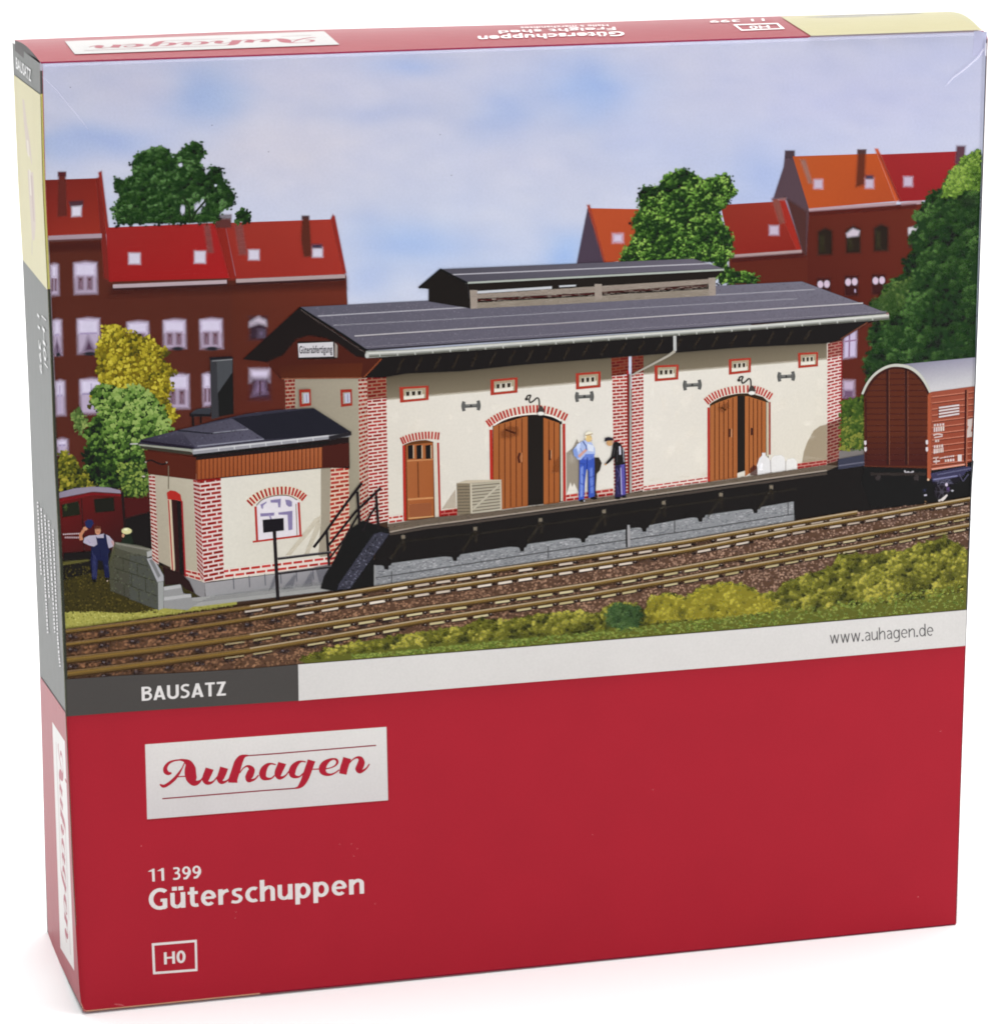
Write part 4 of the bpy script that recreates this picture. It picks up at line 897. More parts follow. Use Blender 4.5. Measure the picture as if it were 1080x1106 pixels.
P.stroke([(593.5, 486), (593.6, 497)], 2.4, (70, 36, 22), feather=.6); P.stroke([(595.4, 486), (595.2, 495)], .7, (200, 150, 110), feather=.4)
P.poly([(598, 500), (604, 492), (604, 510), (596, 511)], (112, 62, 34), feather=1.5, alpha=.7)
arch(P, [(526.5, 458), (537, 451), (550, 445.8), (567, 442.4), (582, 441.6), (598, 444.5), (612, 451)], 24, 8.2, 2.1, (176, 50, 44))
P.stroke([(533, 459.5), (545, 452.8), (560, 448.6), (580, 447), (596, 449.5), (606, 454.5)], 1.0, (240, 234, 224), feather=.6, smooth=4)
P.build()
P = part('double_door', 'brown plank double door slightly open on the right of the shed')
P.poly([(766.5, 437), (778, 430), (796, 425.5), (812, 425), (824, 428.5), (830, 434), (830, 500), (766.5, 521)], (38, 34, 28), feather=.6)
planks(P, [(767, 437.5), (796.3, 427), (796.3, 516), (767, 520.3)], 6, (168, 102, 60))
planks(P, [(804.6, 426.8), (827, 434), (827, 500), (804.6, 514.6)], 5, (170, 104, 60))
P.poly([(766, 436), (780, 428.5), (796.3, 424.8), (810, 424.4), (827, 431), (827, 434.2), (812, 428), (796.3, 427.6), (781, 431.8), (767, 438.5)], (58, 44, 32), feather=.5)
P.stroke([(765.2, 440), (765.4, 521)], 2.3, (176, 50, 44), feather=.5); P.stroke([(831.3, 434), (831.3, 491)], 1.8, (150, 60, 50), feather=.5)
P.poly([(827.6, 434), (830, 435), (830, 492), (827.6, 494)], (196, 184, 160), feather=.4)
P.poly([(774, 441), (786, 434), (788, 440), (780, 446)], (112, 64, 38), feather=2, alpha=.7); P.stroke([(779, 440), (784, 443)], 1.4, (80, 48, 30), feather=.8)
P.stroke([(788.3, 463), (788, 472)], 2, (76, 42, 26), feather=.5); P.stroke([(811.8, 462), (811.8, 470)], 2, (60, 34, 24), feather=.5); P.stroke([(790, 463), (790, 472)], .6, (214, 160, 120), feather=.4)
arch(P, [(762.5, 434), (771, 427.5), (783, 423), (797, 420.4), (812, 420.2), (823, 422.8), (833, 428.5)], 22, 8, 1.8, (176, 54, 50))
P.build()
P = part('panel_door', 'single brown panel door with three small panes')
P.poly([(436, 480), (446, 476), (460, 475), (468, 477), (470, 560), (437, 563)], (100, 60, 36), feather=.5)
P.grad([(439, 480.5), (467.4, 478), (468.6, 558.5), (440.4, 561.5)], [(164, 98, 58), (160, 94, 54), (158, 90, 52), (162, 96, 58)])
for x in (440.3, 449.6, 459.4): P.poly([(x, 481), (x + 5.8, 480.2), (x + 6, 495.4), (x + .4, 496)], (34, 32, 30), feather=.5); P.stroke([(x + 6.2, 481), (x + 6.4, 495)], .7, (214, 190, 160), feather=.3)
P.stroke([(439.6, 497.8), (467.8, 496)], 1.1, (196, 136, 90), feather=.5); P.stroke([(451.3, 499), (452, 537)], 1, (100, 56, 34), feather=.5)
P.stroke([(440.4, 539.5), (468, 537.6)], 1.6, (200, 140, 92), feather=.6); P.poly([(442, 545), (465.6, 543), (466, 556.5), (442.6, 558.8)], (148, 88, 58), feather=.8); P.stroke([(440.8, 560), (468.6, 557.6)], 1, (206, 160, 110), feather=.4)
P.stroke([(436.2, 481), (437.4, 562.5)], 2.8, (176, 48, 40), feather=.5); P.stroke([(470.4, 478), (472, 558)], 1.8, (214, 206, 188), feather=.4); P.stroke([(473.2, 478), (475.2, 558.5)], 2, (170, 46, 40), feather=.4)
arch(P, [(433.5, 476.5), (442, 473), (453, 470.8), (464, 470), (474.5, 471)], 13, 8, 1.9, (172, 48, 42))
P.build()
# lamps
for pts, hx, hy in (([(568.6, 431), (569.6, 427.6), (573.2, 427), (571.6, 431), (572.4, 434.6), (576, 433), (580, 429.6), (582.2, 432), (582.6, 440)], 584.2, 442.6), ([(798, 410.6), (798.8, 407.4), (802.4, 406.8), (801, 410.6), (802, 413.8), (805.4, 411.8), (808.8, 408.8), (810.8, 411), (811, 418)], 812, 420.4)):
    P = part('wall_lamp'); P.stroke(pts, 1.5, (56, 53, 50), feather=.5, smooth=4); P.blob(pts[0][0], pts[0][1], 2.4, 2, (58, 54, 52), soft=.3)
    P.poly([(hx - 2, hy - 4), (hx + 1.6, hy - 4), (hx + 4.6, hy + 2), (hx - 4.2, hy + 2.6)], (70, 66, 62), feather=.5); P.blob(hx, hy + 4, 4.9, 2.7, (96, 90, 84), soft=.2); P.blob(hx, hy + 4, 4.3, 2.2, (228, 226, 220), soft=.25); P.build()
P = part('downpipe', 'pale grey rain pipe running down the middle pier')
P.stroke([(728.7, 362.5), (728.9, 379)], 3, (188, 188, 186), feather=.6); P.stroke([(729, 379), (722, 384), (690, 401), (683, 405)], [2.8, 2.2, 1.6, 1.6], (170, 164, 152), feather=.6)
P.stroke([(680.4, 404), (680.8, 532.5)], 2.4, (170, 166, 160), feather=.5); P.stroke([(679.3, 404), (679.7, 532.5)], .9, (90, 70, 66), feather=.5)
P.build()
P = part('station_sign', 'small white sign with black lettering on the gable')
P.poly([(321.5, 368.6), (361, 368), (361.2, 370), (365, 373), (364.6, 386.2), (362, 387.5), (322, 388)], (40, 34, 32), feather=.8); P.poly([(361.6, 369.6), (364.6, 373), (364.4, 385.8), (361.4, 386)], (150, 140, 134), feather=.5)
P.poly([(321.8, 370.8), (359.8, 369.2), (360.4, 384.8), (322.8, 386)], (206, 202, 206), feather=.5)
write(P, 'Güterabfertigung', (323.4, 381.6), (359, 380.6), (323.2, 373.6), (358.8, 372.4), (44, 42, 48), bold=.02)
P.build()
P = part('crate', 'pale weathered slatted crate on the platform')
P.poly([(493, 521.6), (508, 521), (508.8, 558), (494, 556)], (134, 122, 102), feather=.5); P.poly([(493, 522), (503, 518.6), (541.5, 518), (541.6, 519.6), (508, 522)], (196, 184, 162), feather=.5)
P.poly([(507.8, 521.6), (541.4, 519.2), (542, 553), (508.8, 558)], (176, 168, 150), feather=.5)
for k in range(9): P.stroke([(509, 525 + k * 3.4), (541, 522 + k * 3.3)], .8, (112, 104, 90), feather=.5); P.stroke([(494, 525.5 + k * 3.4), (507.5, 525.2 + k * 3.4)], .7, (100, 90, 76), feather=.5)
P.stroke([(511, 550), (539, 524)], 1.9, (188, 180, 162), feather=.6); P.stroke([(508.6, 522), (509.4, 557)], 1.5, (206, 196, 176), feather=.5); P.stroke([(540.6, 520), (541.2, 553)], 1.6, (196, 186, 166), feather=.5); P.stroke([(509, 555), (542, 550.5)], 2.2, (204, 196, 178), feather=.5)
P.poly([(477, 550), (492, 528), (493, 549)], (168, 156, 138), feather=1, alpha=.8)
P.build()
P = part('sacks', 'three white sacks beside the right door')
P.poly([(818, 513.8), (817.4, 503), (820, 495), (823, 492), (823, 489), (826.6, 489), (827, 492), (831, 496), (832.4, 504), (832.6, 512.6)], (224, 222, 222), feather=.7); P.poly([(832, 512.6), (832, 500), (833, 495), (836, 492), (844, 491.4), (847.4, 494), (848.4, 501), (848.4, 511.4)], (226, 224, 222), feather=.9); P.poly([(848.6, 511.2), (848.8, 500), (850, 496), (857, 494.6), (860.6, 498), (861, 509.2)], (228, 226, 222), feather=.9)
P.stroke([(832, 497), (832.6, 512)], .8, (176, 170, 168), feather=.7); P.stroke([(848.4, 498), (848.6, 511)], .8, (182, 176, 172), feather=.7); P.blob(822, 504, 2, 5, (240, 240, 244), soft=.8)
P.poly([(810, 513.5), (810, 506), (814, 502), (818, 504), (818, 513.6)], (74, 36, 22), feather=1, alpha=.9)
P.build()

# ---- platform
P = part('platform', 'loading platform with plank edge above a grey stone foundation')
P.poly([(406, 575), (420, 570), (893, 505), (1052, 497), (1049, 537), (926, 556), (858, 566), (640, 600), (404, 634)], (34, 32, 28), feather=.8)
stone = [(404, 611), (440, 606), (500, 598.5), (560, 589), (640, 578), (700, 567.5), (760, 556.5), (820, 548), (857, 541.5), (858, 566), (760, 582), (640, 600), (500, 620), (404, 634)]
P.poly(stone, (140, 142, 145), feather=.8)
rnd = random.Random(55)
for _ in range(2600):
    x = rnd.uniform(405, 856); yt = interp([(404, 611), (500, 598.5), (640, 578), (760, 556.5), (857, 542)], x) + 1; yb = interp([(404, 632), (640, 598), (858, 563)], x)
    y = rnd.uniform(yt, yb); w = rnd.uniform(1, 3.4)
    if x + w < 857: P.stroke([(x, y), (x + w, y - w * .15)], rnd.uniform(.4, .9), mixc((98, 100, 105), (188, 188, 190), rnd.random()))
for a in ([(404, 624.5), (500, 610), (592, 595.8), (678, 583), (760, 571), (858, 555)],): P.stroke(a, .9, (84, 84, 86), feather=.6)
for x, y0 in ((592, 590), (728.6, 562), (851, 542.5), (423, 617)): P.stroke([(x, y0), (x, y0 + 13)], .9, (84, 84, 86), feather=.6)
P.stroke([(404.5, 610), (404.8, 633)], 2, (150, 150, 150), feather=.6); P.stroke([(676.4, 566), (676.8, 591)], 1.6, (40, 38, 38), feather=.5); P.stroke([(679, 567), (679.4, 591)], 2.6, (160, 158, 160), feather=.5)
for x in (417.5, 491.5, 564, 630, 696, 756.5, 816):
    yb = interp([(404, 610), (500, 598), (640, 577.5), (760, 556), (857, 541)], x)
    P.poly([(x - 16, yb - 3), (x + 6, yb - 5), (x + 6, yb - 1), (x + 4.5, yb + 2.5), (x + 2.5, yb + 3), (x + 2, yb + 7), (x - 2, yb + 7), (x - 3, yb + 3.5), (x - 4.5, yb + 2.6), (x - 16, yb + 1.8)], (34, 32, 28), feather=.8)
P.poly([(419, 566), (475, 558), (494, 556.5), (542, 551), (610, 542), (664, 535), (700, 530), (764, 521), (818, 513), (893, 502), (906, 503), (893, 508.5), (760, 527.5), (640, 544), (500, 563.5), (440, 571), (421, 576)], (104, 92, 80), feather=.7)
P.stroke([(421, 574.6), (460, 567.4), (500, 562.4), (640, 543.4), (760, 526.6), (893, 508)], 1.2, (158, 146, 134), feather=.6)
P.stroke([(421, 577.2), (460, 570.4), (500, 565.6), (640, 546.6), (760, 530), (893, 511.2)], 2.2, (76, 68, 62), feather=.7)
for _ in range(500):
    x = rnd.uniform(422, 890); y = interp([(421, 573.5), (500, 561.5), (640, 542.5), (760, 525.5), (893, 507)], x) - rnd.uniform(0, 5); P.stroke([(x, y), (x + rnd.uniform(1, 4), y - .3)], .5, mixc((82, 72, 62), (130, 116, 100), rnd.random()), alpha=.8)
for x, y in ((435.5, 580), (513.3, 571), (583.7, 561.6), (652.4, 552.3), (716.8, 543), (778.5, 534.2), (833, 526)):
    P.stroke([(x, y + 3), (x - 9, y + 17), (x - 14, y + 24)], 2.2, (52, 47, 40), feather=1.2, alpha=.7); P.stroke([(x + 1, y + 3), (x + 1, y + 15)], 2, (54, 48, 40), feather=1.2, alpha=.6)
P.stroke([(440, 584), (520, 576), (640, 559), (760, 542), (860, 528)], 1.6, (48, 44, 38), feather=1.2, alpha=.6)
for x, y in ((435.5, 580), (513.3, 571), (583.7, 561.6), (652.4, 552.3), (716.8, 543), (778.5, 534.2), (833, 526)): P.rect(x - 2, y - 2, x + 2, y + 2, (122, 112, 98), feather=1)
P.poly([(906, 487), (936, 484), (936, 494), (906, 496)], (122, 116, 114), feather=.8); P.poly([(905, 496), (934, 490.5), (934, 503), (905, 507)], (60, 62, 78), feather=.8)
P.stroke([(906, 503), (934, 499)], 1, (100, 100, 116), feather=.8)
P.build()
P = part('lawn', 'green grass seen between the shed and the wagon')
P.foliage([(909, 432), (934, 428), (934, 484), (907, 487)], 420, (.8, 1.8), [(38, 54, 26), (60, 84, 36), (84, 104, 44), (130, 134, 60)], (62, 84, 38), seed=61, scale=6, light=(0, .01))
P.build()

# ---- steps and hand rails
P = part('stairs', 'black steps with hand rails between annex and platform')
P.poly([(346, 636), (350, 622), (360, 606), (370, 585), (380, 570), (392, 562), (420, 571), (418, 580), (404, 590), (404, 634), (378, 638), (362, 639)], (32, 29, 28), feather=1)
P.poly([(403.6, 577), (411, 574.6), (420.4, 576.6), (416, 583), (378, 636), (364, 637), (366, 631)], (62, 62, 74), feather=.6)
rnd = random.Random(66)
for _ in range(260):
    u, v = rnd.random(), rnd.random(); x, y = bil([(404, 578), (419, 577), (377, 636), (365, 636)], u, v); P.dab(x, y, rnd.uniform(.5, 1.1), mixc((30, 30, 34), (128, 128, 146), rnd.random() ** 1.5), n=4)
BK = (38, 34, 36)
P.stroke([(338.7, 591.4), (350, 577), (362, 560), (376, 541), (391, 521.6)], 2.8, BK, feather=.5); P.stroke([(355, 589), (384, 553), (411.4, 527)], 2.4, BK, feather=.5)
P.stroke([(354, 606), (372, 582), (387, 556)], 2, BK, feather=.5); P.stroke([(392, 574), (400, 556), (408, 545)], 2, BK, feather=.5)
for a, b in (((353, 574), (355.5, 611)), ((386, 531), (388.5, 567)), ((406.3, 535), (409, 572))): P.stroke([a, b], 2.6, BK, feather=.5)
P.build()
P = part('notice_board', 'black notice board on a post with two black railings')
P.stroke([(300, 603.6), (358, 596.4)], 2.6, (42, 38, 40), feather=.5); P.stroke([(300, 602.8), (358, 595.6)], .6, (110, 106, 108), feather=.4); P.stroke([(300, 619.6), (358, 612)], 2.6, (42, 38, 40), feather=.5); P.stroke([(300, 618.8), (358, 611.2)], .6, (110, 106, 108), feather=.4)
P.stroke([(296.4, 574), (300.2, 648)], 3.6, BK, feather=.5); P.poly([(283.6, 561.4), (306.4, 559.4), (306.8, 573), (284.4, 575.6)], (34, 30, 36), feather=.6)
P.build()

# ---- men on the platform
P = part('person', 'stout worker in blue dungarees and pale blue shirt on the platform')
P.poly([(625.8, 494), (633, 489.5), (641.5, 490), (642.5, 503), (642.3, 520), (642.8, 536), (636, 538), (635.3, 510), (633.5, 505), (632, 520), (631, 539), (625, 541), (625.6, 515)], (62, 88, 178), feather=.5)
P.poly([(627, 505), (630, 503), (629.4, 536), (626.6, 537)], (132, 156, 222), feather=1, alpha=.8); P.poly([(637, 506), (640, 505), (641, 532), (638, 533)], (112, 138, 212), feather=1, alpha=.8)
P.poly([(642, 494), (647, 494), (650, 500), (648, 508), (644.6, 512), (643.5, 530), (646, 537), (642, 536)], (52, 46, 42), feather=.8)
P.poly([(626, 478), (632, 475), (639, 478), (642.4, 484), (642.8, 491), (633, 490.5), (627, 497), (623.5, 496), (620.4, 491), (620, 484)], (170, 186, 226), feather=.6)
P.poly([(632, 490.5), (642, 490), (641.6, 494), (637, 497), (630, 496)], (104, 128, 204), feather=.7)
P.stroke([(634.4, 494), (634, 503), (633.4, 507)], .8, (44, 62, 140), feather=.7); P.stroke([(626, 500), (630, 501.5), (634, 500)], .7, (48, 68, 148), feather=.6); P.stroke([(628.4, 512), (631.6, 515)], .7, (50, 70, 150), feather=.6); P.stroke([(627, 522), (631, 524)], .6, (50, 70, 150), feather=.6); P.stroke([(637, 516), (641.6, 514)], .7, (48, 66, 146), feather=.6); P.stroke([(637.6, 526), (642, 524)], .6, (50, 70, 150), feather=.6); P.stroke([(635.4, 508), (635.6, 537)], .9, (40, 54, 120), feather=.7)
P.poly([(623, 480), (627, 478), (626, 486), (623, 490)], (206, 216, 240), feather=1, alpha=.8); P.stroke([(626.5, 484), (629, 488)], .6, (120, 136, 190), feather=.5); P.blob(638.6, 493.4, 1.4, 1, (84, 108, 190), soft=.4)
P.stroke([(620.8, 485), (622, 491), (625, 494)], [4, 4.2, 3.4], (132, 156, 216), feather=.7); P.stroke([(625, 493.4), (629.5, 489), (633.5, 485.5)], [3, 2.6, 2.4], (206, 160, 150), feather=.5)
P.stroke([(629.4, 476.6), (632.8, 481.5), (633.5, 486)], .9, (60, 76, 140), feather=.4); P.poly([(634, 479), (641, 481), (641, 488), (635, 487)], (216, 222, 236), feather=.8)
P.blob(635.6, 473.2, 3.9, 4.8, (220, 190, 130), soft=.2); P.poly([(631.4, 472), (632, 467.6), (636, 465.4), (640.3, 467), (640, 469.4), (633.4, 470.6), (633, 474)], (236, 230, 210), feather=.5); P.stroke([(632.2, 470.4), (640, 468.4)], .7, (150, 120, 80), feather=.4)
P.blob(639, 473.6, 1, 1, (232, 200, 150), soft=.3); P.stroke([(637.4, 476), (639.6, 476)], .5, (150, 96, 70)); P.blob(637.8, 471.8, .45, .4, (70, 50, 40), soft=.1)
P.blob(629, 540.8, 4, 1.8, (24, 22, 32), soft=.3); P.blob(641.5, 538, 4.6, 1.8, (24, 22, 32), soft=.3); P.blob(631, 541, 1, .8, (200, 200, 210), soft=.3)
P.build()
P = part('person', 'man in a black jacket and peaked cap leaning forward on the platform')
P.poly([(664, 503), (675.5, 500), (676.5, 515), (676, 536), (664, 538), (664.6, 520)], (46, 42, 74), feather=.5); P.poly([(670, 502), (674.5, 501), (675.4, 534), (671, 535)], (92, 84, 160), feather=.8); P.stroke([(670.4, 505), (671.4, 534)], .8, (176, 170, 214), feather=.6)
P.poly([(662, 478), (666, 476.6), (671, 480), (674.6, 488), (675.5, 501), (664, 503), (663.4, 494), (659.6, 498.4), (655, 502), (653.4, 501), (660, 493), (661.4, 485)], (38, 36, 36), feather=.5)
P.stroke([(664, 484), (662.4, 492)], .8, (66, 64, 66), feather=.6); P.stroke([(667, 486), (666.4, 499)], .7, (62, 60, 64), feather=.6); P.stroke([(666, 506), (669, 512), (667, 520)], .8, (74, 68, 118), feather=.7); P.stroke([(666.6, 524), (668, 534)], .7, (70, 64, 112), feather=.6); P.stroke([(669.4, 482), (669.8, 491)], 1.6, (206, 206, 220), feather=.6); P.stroke([(672.8, 484), (674, 499)], .8, (150, 150, 160), feather=.5)
P.blob(654, 501.6, 1.6, 1.2, (190, 150, 110), soft=.3); P.blob(658.4, 478.2, 4, 4, (200, 156, 110), soft=.2); P.poly([(661, 474), (663.4, 475), (662, 480), (660.4, 478)], (190, 150, 130), feather=.5)
P.poly([(652.8, 476.4), (653.4, 473), (657, 471.8), (662, 473), (663, 475.6), (657, 476), (653.4, 477)], (44, 42, 52), feather=.5); P.blob(655.6, 478, .45, .4, (70, 50, 40), soft=.1)
P.blob(667, 538, 3.8, 1.8, (24, 22, 26), soft=.3); P.blob(674, 536.6, 3, 1.6, (30, 26, 34), soft=.3)
P.build()

# ---- goods wagon
P = part('goods_wagon', 'brown boarded goods wagon with arched grey roof at the right edge')
P.poly([(934, 500), (1050, 497), (1050, 510), (1048.5, 538), (1004, 545), (940, 548), (930, 520)], (32, 30, 28), feather=.8)
e0 = [(933.5, 504), (933, 424), (938, 413), (945, 404), (955, 397.5), (966, 394.6), (980, 396), (992, 404), (999, 413), (1004.5, 423.5), (1004.5, 506)]
P.grad([(963, 394.4), (xr(386), 385.8), (xr(417), 417.2), (1004.5, 423.8)], [(136, 134, 152), (150, 148, 166), (204, 202, 204), (206, 204, 206)], 6, 8)
P.poly(e0, (88, 46, 34), feather=.6); P.grad([(934, 470), (1004, 470), (1004, 503), (934, 503)], [(84, 44, 32), (84, 44, 34), (70, 34, 28), (70, 34, 26)], 4, 4)
for k in range(16): y = 403 + k * 6.3; P.stroke([(935 + max(0, 3 - k) * 5, y), (1003 - max(0, 3 - k) * 5, y - .3)], .7, (64, 32, 24), feather=.6)
for x in (958.6, 978.8): P.stroke([(x - .4, 397), (x, 502)], 2, (52, 28, 22), feather=.6); P.stroke([(x + 1.6, 398), (x + 2, 502)], .7, (112, 66, 50), feather=.5)
P.stroke([(935, 430), (935.5, 502)], 1.2, (60, 30, 24), feather=.6)
P.grad([(1004, 423.5), (xr(417), 417), (xr(498), 498.5), (1004, 507)], [(150, 78, 60), (156, 82, 64), (140, 68, 50), (142, 70, 52)], 4, 6)
for k in range(12):
    y = 428.5 + k * 6.7; P.stroke([(1006.5, y), (xr(y) - .4, y - 5.6)], .9, (190, 118, 96), feather=.6); P.stroke([(1006.5, y + 1.1), (xr(y) - .4, y - 4.5)], .7, (100, 46, 36), feather=.5)
P.poly([(1001.8, 425), (1005.4, 424), (1005.4, 516), (1003, 519), (1001.4, 515)], (162, 84, 58), feather=.5); P.blob(1002.5, 518, 1.4, 1.6, (220, 190, 160), soft=.3)
P.stroke([(1043.2, 421), (1042, 498)], 1.8, (70, 32, 28), feather=.6); P.stroke([(1045, 421), (1043.8, 505)], 1.3, (162, 96, 74), feather=.5)
P.stroke([(1006, 506.8), (1042, 501.5)], 1.6, (214, 150, 130), feather=.6)
P.stroke([(931.2, 425.6), (937, 413.6), (945, 404), (955, 397.4), (966, 394.4), (980, 396), (991, 402.5), (999, 412.4), (1004.6, 423.8)], [2, 2.2, 2.2, 2.4, 2.6, 3, 3, 2.6, 2], (196, 196, 186), feather=.6, smooth=3)
P.stroke([(933.5, 428), (940, 415), (948, 405.6), (957, 400), (966, 397.4), (979, 399), (990, 406), (998, 416), (1002.5, 426)], 1.1, (50, 30, 26), feather=.6, smooth=3)
P.poly([(1013, 439), (1036, 435.6), (1036, 449), (1013, 452)], (120, 58, 44), feather=.6)
for k in range(4): P.stroke([(1014, 440.4 + k * 3.3), (1036, 437.4 + k * 3.1)], 1.5, (214, 204, 204), feather=.5)
def marks(x0, y0, w, h, n, c=(206, 190, 186)):
    for i in range(n):
        xx = x0 + w * i / n; P.poly([(xx, y0 - i * .3), (xx + w / n * .7, y0 - i * .3 - .2), (xx + w / n * .7, y0 + h - i * .3 - .2), (xx, y0 + h - i * .3)], jit(c, 14), feather=.5)
marks(1008.6, 458, 12, 2.6, 4); marks(1008.4, 461.6, 12, 5, 5); P.stroke([(1008, 470), (1013, 468.6), (1018, 469.6)], 1.2, (206, 190, 186), feather=.5, smooth=3); P.stroke([(1009, 472.6), (1018, 471)], 1.1, (200, 184, 180), feather=.5)
marks(1010, 475, 5, 2.6, 2); marks(1008.6, 481, 10.6, 3, 4); marks(1008.4, 485, 11, 5, 6); marks(1008, 494, 6, 1.4, 3); P.stroke([(1008, 498.6), (1015, 497.8)], 1.4, (204, 188, 184), feather=.5); P.stroke([(1011, 494), (1011, 501)], .8, (204, 188, 184), feather=.5)
marks(1020, 493, 11, 1.6, 5); marks(1020.4, 496.4, 11, 2.6, 4); P.stroke([(1015, 495), (1020, 494)], .7, (204, 188, 184), feather=.5); P.rect(1034.4, 491, 1038.6, 498, (216, 206, 204), feather=.6)
P.poly([(1045, 453), (1050.4, 451.6), (1050, 459), (1048.6, 466), (1050, 466), (1049.8, 471.6), (1044.4, 472.6), (1044.4, 465), (1046, 460), (1044.8, 460)], (200, 186, 180), feather=.6)
for x, y in ((934.4, 478), (934.6, 485), (1001, 477.4), (1001, 485)): P.poly([(x - 1.2, y - 2), (x + 1.2, y - 2.2), (x + 1.4, y + 1.6), (x, y + 3), (x - 1.2, y + 1.4)], (214, 204, 206), feather=.5)
P.stroke([(977, 508), (978, 510.6), (981, 509.6), (983, 511), (986.6, 509)], 1.5, (196, 190, 196), feather=.5)
P.poly([(1005, 511), (1042, 503.6), (1050.5, 504), (1050.4, 508), (1044, 509), (1040, 514), (1022, 519), (1007, 521)], (60, 58, 84), feather=1); P.stroke([(1008, 518), (1034, 513.8)], 1.2, (122, 122, 156), feather=.7); P.stroke([(1012, 512.6), (1050, 505.6)], .9, (96, 96, 124), feather=.7)
P.poly([(1006, 521), (1040, 514), (1036, 520), (1028, 524), (1012, 526)], (36, 34, 40), feather=.8)
for k in range(4): P.stroke([(1009 + k * 1.5, 519 + k * 1.6), (1026 + k * 1, 517.6 + k * 1.4)], .7, (96, 94, 116), feather=.5, alpha=.8)
P.blob(1017, 531, 9, 9.5, (50, 46, 54), soft=.25); P.blob(1017, 531, 7, 7.6, (36, 33, 36), soft=.25); P.blob(1017, 531, 2.4, 2.6, (92, 86, 100), soft=.4)
for a_ in range(0, 360, 60): P.stroke([(1017, 531), (1017 + 6.6 * math.cos(math.radians(a_)), 531 + 7 * math.sin(math.radians(a_)))], .8, (66, 62, 72), feather=.5)
P.stroke([(940, 512), (1000, 512)], 2.6, (52, 46, 44), feather=1); P.blob(948, 516, 3.6, 3.6, (58, 52, 52), soft=.4); P.blob(990, 516, 3.6, 3.6, (58, 52, 52), soft=.4)
P.stroke([(1036, 512), (1040, 520), (1046, 512)], 1, (84, 82, 104), feather=.6)
P.blob(1022.2, 523.4, 1.8, 2.4, (202, 192, 208), soft=.4); P.blob(1024, 528, 2.4, 4, (84, 66, 104), soft=.6); P.stroke([(1013.5, 541), (1017, 540.4), (1020, 537.6), (1023, 534.4)], [2, 3, 2.4, 1.2], (214, 206, 202), feather=.7); P.blob(1028.6, 530, 1.6, 1.2, (190, 186, 196), soft=.4)
P.stroke([(998, 535), (1001, 534.6)], 1.4, (190, 186, 200), feather=.5); P.blob(999.6, 541.8, 1.6, 1.2, (120, 92, 66), soft=.5); P.blob(998.6, 529.6, 2.4, 2, (44, 46, 66), soft=.5)
P.build()

# ---- tracks
R1 = [(71, 680.8), (170, 668), (270, 654.6), (380, 638.5), (460, 625.5), (500, 619.8), (640, 599.3), (740, 584), (860, 563.4), (926, 552.2)]
R2 = [(71, 694.8), (170, 682), (270, 667), (380, 649), (460, 636.3), (500, 630.6), (640, 609), (740, 593.4), (860, 570.4), (926, 559.4), (1048, 537.6)]
R3 = [(71, 710.4), (170, 699), (270, 685.4), (380, 668.2), (460, 655.6), (500, 650.4), (640, 629.4), (740, 611.3), (860, 589.8), (926, 577.6), (1047, 554.6)]
R4 = [(71, 725.4), (170, 713.4), (270, 700.4), (380, 682.4), (460, 668.6), (500, 662.6), (640, 640.8), (740, 623), (860, 601), (926, 589), (1047, 565.5)]
P = part('ballast', 'brown stone ballast bed between the rails')
bal = [(xl(681), 681), (170, 669), (270, 655.5), (404, 634), (500, 620), (640, 600), (858, 564), (926, 553), (xr(538), 538), (xr(592), 592)] + [(1020, 600), (980, 606), (905, 626), (860, 646), (780, 650), (700, 660), (640, 664), (540, 676), (400, 696), (340, 716), (270, 722.2), (200, 726.5), (130, 729.8), (xl(733), 733.7)]
P.poly(bal, (92, 68, 54))
rnd = random.Random(91); cnt = 0
bxs = [p[0] for p in bal]; bys = [p[1] for p in bal]
while cnt < 13000:
    x = rnd.uniform(70, 1048); y = rnd.uniform(538, 734)
    if not inside(x, y, bal): continue
    cnt += 1; f = (x - 70) / 980
    dark, lightc = mixc((58, 40, 28), (78, 60, 54), f), mixc((158, 114, 82), (188, 156, 138), f)
    if pic_bottom(x) - y < 1.5: continue
    P.dab(x, y, rnd.uniform(.7, 1.3) * (1.5 - .5 * f), mixc(dark, lightc, rnd.random() ** .95), n=4, asp=1.3, ang=-.15)
P.build()
